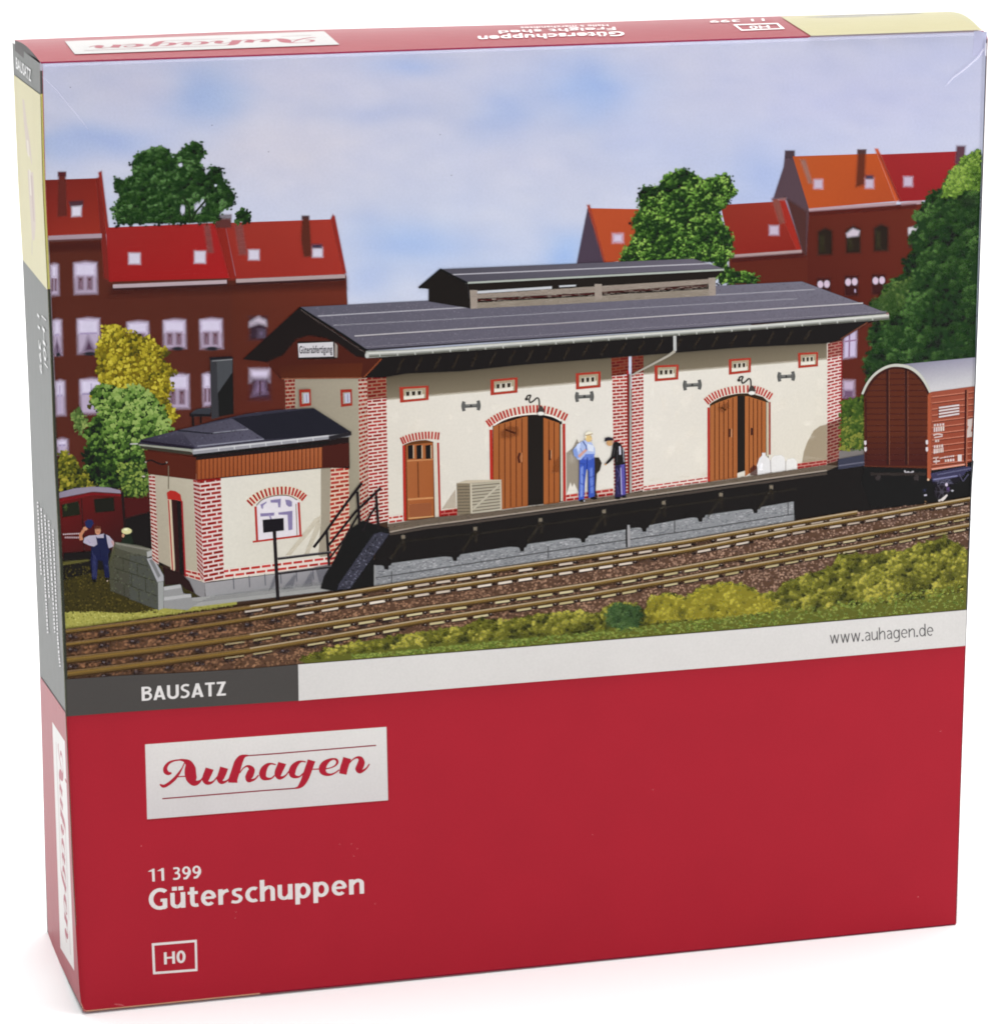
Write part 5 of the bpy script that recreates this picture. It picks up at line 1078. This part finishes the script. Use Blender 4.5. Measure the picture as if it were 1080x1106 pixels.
def rail(name, line, label, dash, seed, name_far=True):
    P = part(name, label); rnd = random.Random(seed)
    def L(dy): return [(x, y + dy) for x, y in line]
    far = name_far
    def wd(x): return (interp([(71, 3.9), (400, 4.0), (1048, 3.5)], x) if far else interp([(71, 6.8), (270, 5.4), (480, 4.4), (1048, 3.8)], x))
    ws = [wd(x) for x, _ in line]
    # ballast shadow and sleepers below the rail foot
    P.stroke([(x_, y_ + w_ + .9) for (x_, y_), w_ in zip(line, ws)], 1.8, (62, 46, 36), feather=1.2, alpha=.7)
    x = 74.0
    while x < line[-1][0] - 14:
        f = 1.5 - .6 * (x - 70) / 980; per = interp([(71, 36), (300, 29), (480, 23.5), (760, 22), (1048, 19)], x) * (1.0 if not far else .95)
        y = interp(line, x) + wd(x) + 1.6
        if x < (330 if far else 420):
            P.blob(x + 4, y + 1.6 * f, 6.5 * f, 2.6 * f, (44, 36, 36), soft=.5, alpha=.9, rag=.25, rot=-.15)
            P.blob(x + 2, y + .8 * f, 2.2, 1.2, (118, 108, 110), soft=.5, alpha=.7); P.blob(x + 8, y + 2.4, 2, .9, (92, 80, 78), soft=.5, alpha=.7)
        if x >= 235 and rnd.random() < (dash[3] if x > 330 else .7):
            k = min(1, (x - 200) / 160); Lh = per * .68; sl = (interp(line, x + Lh) - interp(line, x)) / Lh
            th = interp([(240, 1.0), (420, 1.45), (700, 1.3), (1048, 1.0)], x) * rnd.uniform(.85, 1.1)
            P.poly([(x, y - th), (x + Lh, y - th + sl * Lh), (x + Lh, y + th + sl * Lh), (x, y + th)], mixc(dash[0], dash[1], rnd.random()), feather=.8, alpha=(.4 + .6 * k) * interp([(600, 1), (1040, .7)], x))
            P.stroke([(x, y + th + .6), (x + Lh, y + th + .6 + sl * Lh)], .9, (52, 40, 34), feather=.6)
        if x > 300:
            sl = -.15; P.blob(x + per * .8, y + .2 + sl * per * .8, per * .2, 1.9, (42, 34, 32), soft=.45, rag=.3)
            if rnd.random() < .6: P.blob(x + per * .8, y - .6 - 3, 1, .6, (160, 150, 144), soft=.4)
        x += per
    P.stroke([(x_, y_ + w_ / 2 + .3) for (x_, y_), w_ in zip(line, ws)], ws, (104, 82, 46), feather=.8)
    P.stroke([(x_, y_ + w_ * .35) for (x_, y_), w_ in zip(line, ws)], [w_ * .3 for w_ in ws], (128, 102, 54), feather=.8)
    P.stroke([(x_, y_ + w_ * .95) for (x_, y_), w_ in zip(line, ws)], [w_ * .22 for w_ in ws], (66, 48, 30), feather=.7)
    hi = [(x_, y_ - .1) for x_, y_ in line if x_ >= 240] ; lo = [(x_, y_ - .1) for x_, y_ in line if x_ <= 270]
    P.stroke(lo, 1.0, (122, 98, 70), feather=.8); P.stroke(hi, 1.25, (184, 166, 138) if dash[2] == 0 else (176, 158, 132), feather=.6)
    P.stroke([(x_, y_ - 1.2) for x_, y_ in line], .8, (66, 48, 34), feather=.7, alpha=.8)
    P.build()
WH = ((190, 174, 158), (232, 220, 206), 0, .85); YW = ((176, 162, 118), (206, 194, 156), 1, .85)
rail('rail', R1, 'rail farthest from the viewer', WH, 1); rail('rail', R2, 'second rail, running under the wagon wheel', WH, 2)
rail('rail', R3, 'third rail of the printed track', YW, 3, False); rail('rail', R4, 'rail nearest the bushes', YW, 4, False)

P = part('hedge', 'olive green scrub and grass along the bottom of the picture')
htop = [(322, 713), (350, 702), (380, 695), (410, 690), (440, 685), (470, 681), (500, 677), (520, 668), (545, 671), (580, 664), (600, 662), (630, 660), (645, 664), (656, 654), (672, 651), (688, 653), (697, 660), (704, 645), (722, 641), (740, 646), (758, 634), (785, 629), (806, 632), (820, 641), (838, 640), (846, 629), (862, 624), (880, 618), (898, 612), (905, 600), (925, 598), (945, 600), (955, 594), (975, 596), (992, 588), (1008, 584), (1020, 580), (1034, 587), (xr(595) - 1, 595)]
hbot = [(x, pic_bottom(x) - .5) for x in (xr(659), 980, 900, 800, 700, 600, 500, 400, 330)]
P.poly(htop + hbot, (96, 98, 44), feather=1)
OL = [(52, 54, 26), (92, 92, 38), (134, 132, 54), (176, 168, 78)]
P.foliage(htop + [(xr(640), 640), (960, 650), (880, 658), (800, 664), (720, 672), (640, 682), (540, 690), (440, 698), (330, 712)], 3300, (1.6, 3.6), OL, (98, 98, 42), seed=71, scale=9, soft=True)
P.foliage([(704, 646), (722, 642), (740, 647), (758, 635), (785, 630), (806, 633), (820, 642), (838, 650), (836, 662), (780, 668), (700, 672), (694, 660)], 420, (1.6, 3.2), [(92, 88, 34), (140, 132, 46), (178, 168, 66)], (130, 122, 46), seed=72, scale=8, soft=True)
P.foliage([(654, 666), (658, 655), (672, 652), (688, 654), (694, 664), (690, 678), (672, 682), (656, 676)], 170, (1.8, 3.4), [(42, 58, 36), (60, 84, 50), (86, 108, 62)], (58, 78, 46), seed=73, scale=8, soft=True)
for a in ((701, 668, 8, 9), (736, 663, 9, 8), (770, 656, 8, 6), (848, 650, 8, 12), (560, 686, 8, 6), (500, 690, 12, 6), (908, 648, 10, 8), (925, 616, 12, 8), (620, 684, 10, 4), (985, 625, 14, 8), (655, 676, 6, 5), (1025, 620, 9, 7)): P.blob(*a, (52, 56, 30), soft=.8, alpha=.7, rag=.2)
rnd = random.Random(99)
for _ in range(1500):
    x = rnd.uniform(380, 1040); yb = pic_bottom(x); h = interp([(380, 4), (600, 8), (760, 12), (1040, 26)], x); y = yb - 1.8 - rnd.random() * h
    if x < xr(y) - 3: P.blob(x, y, rnd.uniform(1.4, 2.6), rnd.uniform(.8, 1.6), mixc(mixc((82, 104, 44), (150, 160, 78), rnd.random()), (170, 130, 80), .25 if rnd.random() < .06 else 0), soft=.6, n=6)
P.build()

# ---- edge strips of the fold and the lamination line at the top
P = Paint('fold_edge', box, FRONT, 'narrow dark and yellow strips where the card folds round the left edge')
def strip(y0, y1, w0, w1, col):
    ys = [y0 + (y1 - y0) * k / 14 for k in range(15)]
    P.poly([(xfold(y) + .05, y) for y in ys] + [(xfold(y) + w0 + (w1 - w0) * (y - y0) / (y1 - y0), y) for y in ys[::-1]], col, feather=.4)
strip(66.8, 76, 3.4, 2.8, (176, 176, 190)); strip(76, 101, 2.6, 2.8, (84, 86, 84)); strip(101, 312, 2.4, 3, (196, 192, 118)); strip(312, 735, 3.2, 3.7, (58, 60, 52)); strip(735, 774, 3.8, 3, (70, 70, 64))
strip(104, 310, .7, .8, (120, 112, 60)); strip(314, 1000, .7, .8, (104, 112, 92))
P.stroke([(44, 67.4), (250, 60.4), (560, 49.9), (820, 41.2), (873, 39.4)], 1.5, (152, 50, 82), feather=.6); P.stroke([(875, 38.8), (1057, 32.9)], 1.2, (150, 144, 156), feather=.6)
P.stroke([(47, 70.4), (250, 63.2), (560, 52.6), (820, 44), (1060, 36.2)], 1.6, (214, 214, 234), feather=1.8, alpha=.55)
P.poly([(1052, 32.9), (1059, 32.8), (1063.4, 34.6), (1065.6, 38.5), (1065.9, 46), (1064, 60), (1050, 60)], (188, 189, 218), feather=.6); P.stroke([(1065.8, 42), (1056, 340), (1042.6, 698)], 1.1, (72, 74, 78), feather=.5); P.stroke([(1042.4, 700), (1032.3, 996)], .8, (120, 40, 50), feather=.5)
P.stroke([(93, 1092.6), (280, 1073.6), (281, 1073.5)], .9, (196, 160, 128), feather=.5); P.stroke([(281, 1073.4), (830, 1018.9), (1031, 998.6)], .9, (116, 30, 50), feather=.5)
P.build()
P = Paint('crease_mark', box, FRONT, 'fine pale creases at the upper corners of the front face')
P.stroke([(46, 82), (60, 96), (74, 113), (88, 130), (96, 140)], [.8, .7, .9, .8, .3], (212, 208, 226), feather=.7, alpha=.4)
P.stroke([(1063, 52), (1056, 62), (1047, 70), (1040, 76), (1030, 83), (1022, 92)], [1.2, 1.2, 1.6, 1.6, 1, .4], (218, 216, 230), feather=.9, alpha=.5)
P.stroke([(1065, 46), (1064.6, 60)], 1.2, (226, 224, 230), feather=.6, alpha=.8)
for x, y, c in ((76, 94, (120, 118, 140)), (229, 135, (90, 86, 120)), (475.5, 145, (110, 110, 130)), (487.6, 189, (110, 110, 130)), (290, 163.6, (120, 120, 140))): P.blob(x, y, 1, .8, c, soft=.4, alpha=.8)
for x, y in ((367, 912.4), (379.5, 912), (382, 925), (386, 917), (405, 976.4), (991.5, 969), (255, 985.6), (254, 992), (152.5, 914), (1016, 790), (640, 902), (705, 853)): P.blob(x, y, .9, .9, (214, 110, 116), soft=.5, alpha=.8)
P.stroke([(124, 1085), (132, 1086), (134, 1087)], .8, (214, 120, 122), feather=.5, alpha=.8); P.blob(77.5, 760.5, .9, 1.1, (200, 200, 196), soft=.4)
P.stroke([(87.2, 1083), (90, 1091), (95, 1093)], .9, (196, 150, 130), feather=.6, alpha=.8)
P.build()

# ---- bands and writing on the front
P = Paint('grey_band', box, FRONT, 'dark grey strip with the word BAUSATZ in white')
P.poly([(xl(733) - .4, 733.9), (130, 730), (200, 726.7), (270, 722.4), (322, 717.9), (322.6, 757), (130, 769.6), (xfold(774) + 2.4, 774)], (78, 75, 73)); band = P.build()
P = Paint('lettering', band, FRONT, 'BAUSATZ'); letter(P, 'BAUSATZ', (153.2, 757.2), (244, 751.2), (152.8, 742.2), (243.8, 736.2), (226, 222, 220), w=.175); P.build()
P = Paint('white_band', box, FRONT, 'off white strip carrying the web address')
P.poly([(322, 717.9), (560, 699.5), (800, 680), (xr(659) + .4, 658.9), (xr(698) + .4, 697.6), (800, 718.6), (560, 738), (322.6, 757)], (216, 213, 210)); band = P.build()
P = Paint('lettering', band, FRONT, 'www.auhagen.de'); letter(P, 'www.auhagen.de', (896.4, 695.6), (1008, 686.6), (896, 682.6), (1007.6, 673.6), (92, 90, 90), w=.1, gap=.10); P.build()
LQ = [(156.7, 804.3), (417.4, 785.3), (419.2, 864.6), (159, 885.2)]
P = Paint('logo_label', box, FRONT, 'off white rectangle with the red script word Auhagen')
P.poly([(159, 806), (418.6, 787), (420.2, 866.2), (160, 887)], (110, 20, 34), feather=1.6, alpha=.45)
P.grad(LQ, [(222, 218, 215), (222, 219, 216), (212, 208, 207), (208, 203, 203)], 8, 6); logo = P.build()
A = lambda *p: [(160 + x / 7.714, 790 + y / 7.714) for x, y in p]
B = lambda *p: [(285 + x / 7.714, 780 + y / 7.714) for x, y in p]
Z = 1 / 7.714
LOGO = []
def ls(pts, ws): LOGO.append((pts, [max(w * 1.06, 10) * Z for w in ws]))
# A
ls(A((196, 348), (170, 352), (148, 338), (143, 312), (155, 284), (180, 260), (215, 246), (262, 240), (300, 242)), (12, 30, 38, 34, 26, 20, 14, 12, 14))
ls(A((262, 238), (300, 244), (336, 268), (350, 310), (352, 350), (362, 395), (382, 428), (412, 428), (440, 408), (462, 378)), (12, 24, 58, 88, 92, 88, 56, 34, 14, 10))
ls(A((304, 262), (284, 306), (256, 352), (222, 395), (180, 432), (140, 456), (118, 456), (98, 442)), (8, 10, 20, 26, 26, 26, 24, 8))
ls(A((240, 381), (275, 378), (310, 376)), (8, 8, 8))
# u
ls(A((513, 311), (500, 345), (484, 382), (480, 408), (494, 430), (524, 430), (552, 410), (576, 380)), (66, 64, 60, 56, 34, 20, 12, 10))
ls(A((633, 303), (622, 340), (608, 375), (600, 400), (610, 424), (636, 424), (664, 408), (690, 378), (702, 352)), (66, 64, 60, 56, 34, 20, 12, 9, 8))
# h
ls(A((838, 203), (806, 206), (776, 224), (752, 262), (738, 305), (722, 355), (708, 400), (706, 430)), (8, 22, 52, 66, 68, 68, 70, 74))
ls(A((762, 350), (790, 312), (820, 292), (846, 298), (862, 322), (850, 358), (838, 385), (842, 405), (866, 408), (894, 396), (920, 366)), (6, 8, 14, 30, 52, 60, 56, 46, 22, 14, 9))
# a
ls(B((100, 356), (60, 348), (28, 360), (2, 392), (-10, 430), (0, 462), (28, 474), (62, 470), (90, 446)), (8, 14, 30, 50, 58, 48, 24, 14, 8))
ls(B((154, 342), (140, 375), (124, 410), (118, 440), (130, 464), (156, 462), (184, 444), (208, 412)), (64, 62, 60, 54, 34, 20, 12, 8))
# g
ls(B((350, 334), (316, 328), (284, 340), (252, 372), (236, 410), (240, 442), (266, 458), (300, 454), (332, 424)), (8, 12, 30, 50, 56, 48, 24, 12, 8))
ls(B((398, 320), (384, 360), (368, 405), (352, 450), (334, 492), (312, 524), (286, 546), (258, 553)), (62, 60, 60, 58, 52, 42, 20, 8))
ls(B((400, 394), (430, 394), (462, 392)), (8, 8, 8))
# e
ls(B((512, 392), (556, 382), (592, 366), (612, 340), (606, 316), (580, 308), (546, 318), (510, 344), (490, 378), (492, 412), (520, 436), (560, 438), (600, 420), (628, 398)), (8, 8, 12, 20, 20, 14, 24, 46, 58, 54, 28, 16, 11, 8))
# n
ls(B((694, 300), (682, 340), (668, 385), (658, 435)), (64, 62, 62, 60))
ls(B((706, 350), (738, 316), (776, 296), (804, 306), (812, 336), (802, 368), (790, 394), (800, 412), (826, 406), (856, 384), (880, 350)), (6, 8, 16, 38, 56, 58, 54, 36, 20, 12, 9))
HAIR = [(A((832, 204), (1080, 186)) + B((935, 195)), 1.35), (A((118, 563)) + B((0, 572), (262, 553)), 1.35)]
def to_uv(p, q=LQ):
    u = v = .5
    for _ in range(12):
        x, y = bil(q, u, v); ex, ey = p[0] - x, p[1] - y; h = 1e-3
        xu, yu = bil(q, u + h, v); xv, yv = bil(q, u, v + h)
        a, b, c, d = (xu - x) / h, (xv - x) / h, (yu - y) / h, (yv - y) / h; det = a * d - b * c
        u += (d * ex - b * ey) / det; v += (-c * ex + a * ey) / det
    return u, v
def draw_logo(P, quad, col):
    for pts, ws in LOGO:
        # densify first, then map, so that widths follow the face they are printed on
        n = len(pts); PP, WW = [], []
        for i in range(n - 1):
            p0, p1, p2, p3 = pts[max(i - 1, 0)], pts[i], pts[i + 1], pts[min(i + 2, n - 1)]
            for k in range(5):
                t = k / 5
                PP.append(tuple(.5 * (2 * p1[a] + (p2[a] - p0[a]) * t + (2 * p0[a] - 5 * p1[a] + 4 * p2[a] - p3[a]) * t * t + (-p0[a] + 3 * p1[a] - 3 * p2[a] + p3[a]) * t ** 3) for a in (0, 1)))
                WW.append(ws[i] + (ws[i + 1] - ws[i]) * t)
        PP.append(pts[-1]); WW.append(ws[-1]); Lp, Rp = [], []
        for i in range(len(PP)):
            a, b = PP[max(i - 1, 0)], PP[min(i + 1, len(PP) - 1)]; d = Vector((b[0] - a[0], b[1] - a[1])); d.normalize(); h = WW[i] / 2
            if n > 3 and max(ws) > 60 * Z and (ws[0] > 50 * Z) and i < 4: d = Vector((-.28, 1)).normalized()      # flat stem tops
            Lp.append((PP[i][0] - d.y * h, PP[i][1] + d.x * h)); Rp.append((PP[i][0] + d.y * h, PP[i][1] - d.x * h))
        if quad is not None: Lp = [bil(quad, *to_uv(p)) for p in Lp]; Rp = [bil(quad, *to_uv(p)) for p in Rp]
        m = len(Lp); P.raw(Lp + Rp, [(i, i + 1, m + i + 1, m + i) for i in range(m - 1)], [ink(col, P.sheet.gain) + (1.0,)] * (2 * m))
    for pts, w in HAIR:
        up = [(x, y - w / 2) for x, y in pts]; dn = [(x, y + w / 2) for x, y in pts]
        if quad is not None: up = [bil(quad, *to_uv(p)) for p in up]; dn = [bil(quad, *to_uv(p)) for p in dn]
        P.poly(up + dn[::-1], mixc(col, (90, 40, 50), .4))
P = Paint('lettering', logo, FRONT, 'Auhagen in red script'); draw_logo(P, None, (172, 40, 56)); P.build()
WHT = (228, 222, 220)
P = Paint('article_number', box, FRONT, 'white number 11 399 on the red card'); letter(P, '11 399', (160.6, 952.8), (217.4, 948.6), (160, 939.2), (217, 935), WHT, w=.165); P.build()
P = Paint('product_title', box, FRONT, 'white word Güterschuppen on the red card'); letter(P, 'Güterschuppen', (161, 983.6), (393.4, 965.4), (160.4, 960.8), (393, 943.6), WHT, w=.165, gap=.092); P.build()
P = Paint('scale_mark', box, FRONT, 'white outlined box with H0')
o = [(163.9, 1019.4), (212.6, 1015.3), (213.4, 1049.2), (165.3, 1052.9)]
i_ = [(166.6, 1021.8), (210.2, 1018.1), (210.9, 1046.9), (167.9, 1050.2)]
P.raw(o + i_, [(k, (k + 1) % 4, 4 + (k + 1) % 4, 4 + k) for k in range(4)], [ink(WHT) + (1.0,)] * 8)
letter(P, 'H0', (177.4, 1042.2), (200.6, 1040), (177, 1029.2), (200.2, 1026.8), WHT, w=.17); P.build()

def ladder(P, a, b, col, nu=8):
    n = len(a) - 1; pts = [(a[k][0] + (b[k][0] - a[k][0]) * i / nu, a[k][1] + (b[k][1] - a[k][1]) * i / nu) for k in range(n + 1) for i in range(nu + 1)]
    lv = P.sheet.level(a + b[::-1])
    P.raw(pts, [(k * (nu + 1) + i, k * (nu + 1) + i + 1, (k + 1) * (nu + 1) + i + 1, (k + 1) * (nu + 1) + i) for k in range(n) for i in range(nu)], [ink(col, P.sheet.gain) + (1.0,)] * len(pts), lv)
# ------------------------------------------------------------------ left side panel
ny, nz = 10, 120
vs, fs, cs = [], [], []
ztop_f, ztop_b = front_pt(43.3, 68).z, side_pt(12.8, 45).z
zbot_f, zbot_b = front_pt(88.5, 1090).z, side_pt(52, 1017).z
BACKL = [(45, 12.8), (100, 15), (200, 19.3), (280, 24), (344, 27), (430, 31), (500, 33.8), (580, 37), (700, 42), (800, 45.2), (860, 46.8), (935, 49), (1017, 52)]
BE = [side_pt(x, y) for y, x in BACKL]; BZ = sorted((p.z, p.y) for p in BE)
for j in range(nz + 1):
    v = j / nz
    for i in range(ny + 1):
        u = i / ny
        z = (ztop_f + (zbot_f - ztop_f) * v) * (1 - u) + (ztop_b + (zbot_b - ztop_b) * v) * u
        y = interp(BZ, z) * u
        vs.append((side_x(y, z), y, z)); cs.append(ink((60, 65, 61), 1.0) + (1.0,))
for j in range(nz):
    for i in range(ny):
        a = j * (ny + 1) + i; fs.append((a, a + 1, a + ny + 2, a + ny + 1))
side = plain_mesh('side_panel', vs, fs, [M_GLO], box, cols=cs)
side['label'] = 'narrow left side of the box, grey, cream and red bands one below the other'
P = Paint('cream_field', side, SIDE, 'cream field with a faint long picture')
def sline(tab, f):  # left edge
    return [(interp(BACKL, y) + f * (xfold(min(1086, y + 30 + 42 * (y / 1000))) - interp(BACKL, y)), y) for y in tab]
def band_poly(y0b, y0f, y1b, y1f, col, P, feather=0):
    n = 30
    a = [(interp(BACKL, y0b + (y1b - y0b) * k / n) + .3, y0b + (y1b - y0b) * k / n) for k in range(n + 1)]
    b = [(xfold(y0f + (y1f - y0f) * k / n) - .15, y0f + (y1f - y0f) * k / n) for k in range(n + 1)]
    ladder(P, a, b, col)
band_poly(80, 102, 280, 313, (196, 188, 142), P)
def side_q(b0, f0, b1, f1, s0, s1):    # strip between fractions s0..s1 of the depth
    n = 10; L_, R_ = [], []
    for k in range(n + 1):
        yb, yf = b0 + (b1 - b0) * k / n, f0 + (f1 - f0) * k / n
        pb, pf = (interp(BACKL, yb), yb), (xfold(yf), yf)
        L_.append((pb[0] + (pf[0] - pb[0]) * s0, pb[1] + (pf[1] - pb[1]) * s0)); R_.append((pb[0] + (pf[0] - pb[0]) * s1, pb[1] + (pf[1] - pb[1]) * s1))
    return L_ + R_[::-1]
for (a, b, c) in (([(24.2, 106), (25.6, 130), (27.6, 150), (30, 185), (31.4, 210), (33.4, 240), (34.6, 258)], [(26.2, 108), (29, 132), (32.4, 153), (36, 189), (37.4, 214), (38.6, 242), (37.2, 260)], (188, 172, 158)),
                  ([(28.6, 150), (31.2, 185), (32.6, 210)], [(30.6, 152), (33.2, 187), (34.8, 212)], (206, 196, 182)), ([(33, 188), (34.4, 214), (36, 238)], [(34.6, 190), (36.2, 216), (37.4, 240)], (174, 150, 144)), ([(34.3, 258), (34.2, 274)], [(35, 259), (34.9, 276)], (180, 168, 150))):
    ladder(P, a, b, c, 3)
P.build()
P = Paint('red_field', side, SIDE, 'red lower third of the side')
band_poly(730.5, 770, 1016, 1088, (150, 42, 56), P)
P.build()
P = Paint('lettering', side, SIDE, 'white writing on the grey field')
GW = (226, 226, 226)
write(P, 'BAUSATZ', (17.4, 73), (33.6, 88), (17, 61), (33.2, 75), GW, bold=.02)
def vert_text(s, x0, y0, x1, y1, cap, b=.01):   # reads downwards, letter tops towards the front
    write(P, s, (x0, y0), (x1, y1), (x0 + cap, y0 + cap * 1.35), (x1 + cap, y1 + cap * 1.35), GW, bold=b)
vert_text('11 399', 40.2, 338, 43.4, 402, 2.2)
P.poly([(45, 340), (49.6, 345), (49.7, 346.6), (45.1, 341.6)], GW); P.poly([(47.8, 391), (51.6, 396.4), (51.7, 398), (47.9, 392.6)], GW)
vert_text('H0', 45.6, 352, 47.6, 388, 2.6)
rnd = random.Random(14)
for x0, y0, x1, y1 in ((40.6, 542, 44.6, 622), (44.4, 549, 51.6, 684), (48.4, 556, 53.2, 646), (52.6, 562, 59.4, 686), (57.2, 572, 62.4, 690), (62.4, 690, 65, 722)):
    L_ = math.hypot(x1 - x0, y1 - y0); t = 0
    while t < L_ - 2:
        w = rnd.uniform(1.6, 3.4)
        a, b = t / L_, min(1, (t + w) / L_)
        P.stroke([(x0 + (x1 - x0) * a, y0 + (y1 - y0) * a), (x0 + (x1 - x0) * b, y0 + (y1 - y0) * b)], 1.3, (214, 212, 214)); t += w + rnd.uniform(.9, 2.2)
P.build()
P = Paint('logo_label', side, SIDE, 'white label with the red script word running down the side')
SQ = [(69.9, 801), (80.2, 1049), (65.2, 1024), (56.5, 780)]
P.grad([(56.5, 780), (69.9, 801), (80.2, 1049), (65.2, 1024)], [(214, 212, 210)] * 4, 6, 40); draw_logo(P, [SQ[0], SQ[1], SQ[2], SQ[3]], (160, 60, 80)); P.build()

# ------------------------------------------------------------------ top panel
nx, ny = 60, 12
vs, fs, cs = [], [], []
xa_f, xb_f = front_pt(43.3, 67).x, front_pt(1060, 32.4).x
xa_b, xb_b = btl.x, btr.x
for j in range(ny + 1):
    v = j / ny
    for i in range(nx + 1):
        u = i / nx; x = (xa_f + (xb_f - xa_f) * u) * (1 - v) + (xa_b + (xb_b - xa_b) * u) * v; y = D * v
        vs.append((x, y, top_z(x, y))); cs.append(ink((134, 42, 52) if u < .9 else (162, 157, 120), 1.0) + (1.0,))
for j in range(ny):
    for i in range(nx):
        a = j * (nx + 1) + i; fs.append((a, a + 1, a + nx + 2, a + nx + 1))
top = plain_mesh('top_panel', vs, fs, [M_GLO], box, cols=cs, smooth=True)
top['label'] = 'slightly domed top of the box, red with a cream end'
P = Paint('cream_field', top, TOP, 'cream right end of the top with a grey corner of a picture')
ladder(P, [(843 + (1024 - 843) * k / 24, interp([(843, 17.4), (900, 15.4), (960, 13.8), (1024, 12.8)], 843 + 181 * k / 24)) for k in range(25)], [(876 + (1062 - 876) * k / 24, 38.2 - 6.4 * k / 24) for k in range(25)], (164, 157, 118), 8)
P.poly([(868, 18.4), (900, 15.8), (960, 14), (1000, 13.2), (985, 14.8), (930, 17.8), (890, 18.8)], (128, 124, 118), feather=.7); P.build()
P = Paint('logo_label', top, TOP, 'white label with the red script word upside down')
TQ = [(366.7, 47.6), (80.8, 58), (70, 44), (350, 33.2)]
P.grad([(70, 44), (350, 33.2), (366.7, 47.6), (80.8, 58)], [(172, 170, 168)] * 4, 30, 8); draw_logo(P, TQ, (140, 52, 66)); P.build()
P = Paint('lettering', top, TOP, 'white upside down writing Güterschuppen, Freight shed, H0')
write(P, 'Güterschuppen', (673.5, 33.4), (516, 38.6), (675, 38), (517, 43.2), (240, 234, 232), bold=.02)
write(P, 'Freight shed', (664, 28.6), (538, 32.6), (665.4, 31.8), (539.4, 35.8), (236, 228, 226), bold=.012)
write(P, 'Halle à marchandises', (656.5, 25.8), (562, 28.6), (657.5, 27.8), (563, 30.6), (232, 222, 220), bold=.01)
write(P, '11 399', (825, 19.6), (766, 21.6), (826, 22), (767, 24), (236, 228, 226), bold=.012)
o = [(791.7, 25.9), (840, 24.3), (847.6, 30.6), (800.6, 32.6)]; i_ = [(795.4, 26.7), (838.6, 25.3), (843.2, 30), (801.8, 31.6)]
P.raw(o + i_, [(k, (k + 1) % 4, 4 + (k + 1) % 4, 4 + k) for k in range(4)], [ink((240, 234, 232), 1.0) + (1.0,)] * 8)
write(P, 'H0', (830, 26.8), (808.5, 27.6), (832, 29.8), (810.5, 30.6), (240, 234, 232), bold=.02); P.build()
# sheet coloured near black: shade in the slot between domed top and side flap
n = 12; vs = []
for k in range(n + 1):
    y = D * k / n; x = xa_f * (1 - k / n) + xa_b * k / n + .0008
    vs += [(x, y, top_z(x, y) - 2e-4), (x, y, H - .004)]
gap = plain_mesh('flap_gap_shade', vs, [(2 * k, 2 * k + 1, 2 * k + 3, 2 * k + 2) for k in range(n)], [M_OPQ], box, cols=[ink((44, 30, 30)) + (1.0,)] * (2 * n + 2))
gap['label'] = 'near-black sheet painting the shade in the gap where the lid flap bulges above the side'

# ------------------------------------------------------------------ white sweep and light
zg = zmin - .0004
vs, fs = [], []
prof = [(-3.0, zg), (1.6, zg)] + [(1.6 + .9 * math.sin(a), zg + .9 * (1 - math.cos(a))) for a in [math.pi / 2 * k / 10 for k in range(1, 11)]] + [(2.5, 3.2)]
for y, z in prof: vs += [(-3.5, y, z), (4, y, z)]
gm = bpy.data.materials.new('white_paper'); gm.use_nodes = True; nb = gm.node_tree.nodes['Principled BSDF']
nz_ = gm.node_tree.nodes.new('ShaderNodeTexNoise'); nz_.inputs['Scale'].default_value = 3; rp = gm.node_tree.nodes.new('ShaderNodeValToRGB')
rp.color_ramp.elements[0].color = (.9, .9, .9, 1); rp.color_ramp.elements[1].color = (.93, .93, .93, 1)
gm.node_tree.links.new(nz_.outputs['Fac'], rp.inputs[0]); gm.node_tree.links.new(rp.outputs[0], nb.inputs['Base Color']); nb.inputs['Roughness'].default_value = .9; nb.inputs['Specular IOR Level'].default_value = .1
bg = plain_mesh('backdrop', vs, [(2 * k, 2 * k + 1, 2 * k + 3, 2 * k + 2) for k in range(len(prof) - 1)], [gm], None, smooth=True)
bg['kind'] = 'structure'; bg['label'] = 'seamless white paper sweep under and behind the box'

w = bpy.data.worlds.new('World'); sc.world = w; w.use_nodes = True
w.node_tree.nodes['Background'].inputs[0].default_value = (1, 1, 1, 1); w.node_tree.nodes['Background'].inputs[1].default_value = .6
def area(name, loc, target, size, power, col=(1, 1, 1)):
    l = bpy.data.lights.new(name, 'AREA'); l.shape = 'RECTANGLE'; l.size, l.size_y = size; l.energy = power; l.color = col
    o = bpy.data.objects.new(name, l); C.objects.link(o); o.location = loc
    o.rotation_euler = (Vector(target) - Vector(loc)).to_track_quat('-Z', 'Y').to_euler(); return o
area('overhead_ground_fill', (.15, .12, 1.7), (.15, .1, 0), (1.6, 1.4), 38)  # added light from above, keeps the ground around the box white
area('backdrop_fill', (.3, 1.0, 1.6), (.2, 2.6, .3), (2.2, .8), 24)  # added light on the sweep, keeps it white and reflected in the top
area('right_softbox', (1.3, -.9, .5), (.2, 0, .15), (.5, .7), 10.0)

sc.view_settings.view_transform = 'Standard'; sc.view_settings.look = 'None'; sc.view_settings.exposure = 0; sc.view_settings.gamma = 1
sc.view_settings.use_curve_mapping = False
sc.cycles.filter_width = 1.9; sc.cycles.transparent_max_bounces = 96; sc.cycles.max_bounces = 6
sc.cycles.use_denoising = True
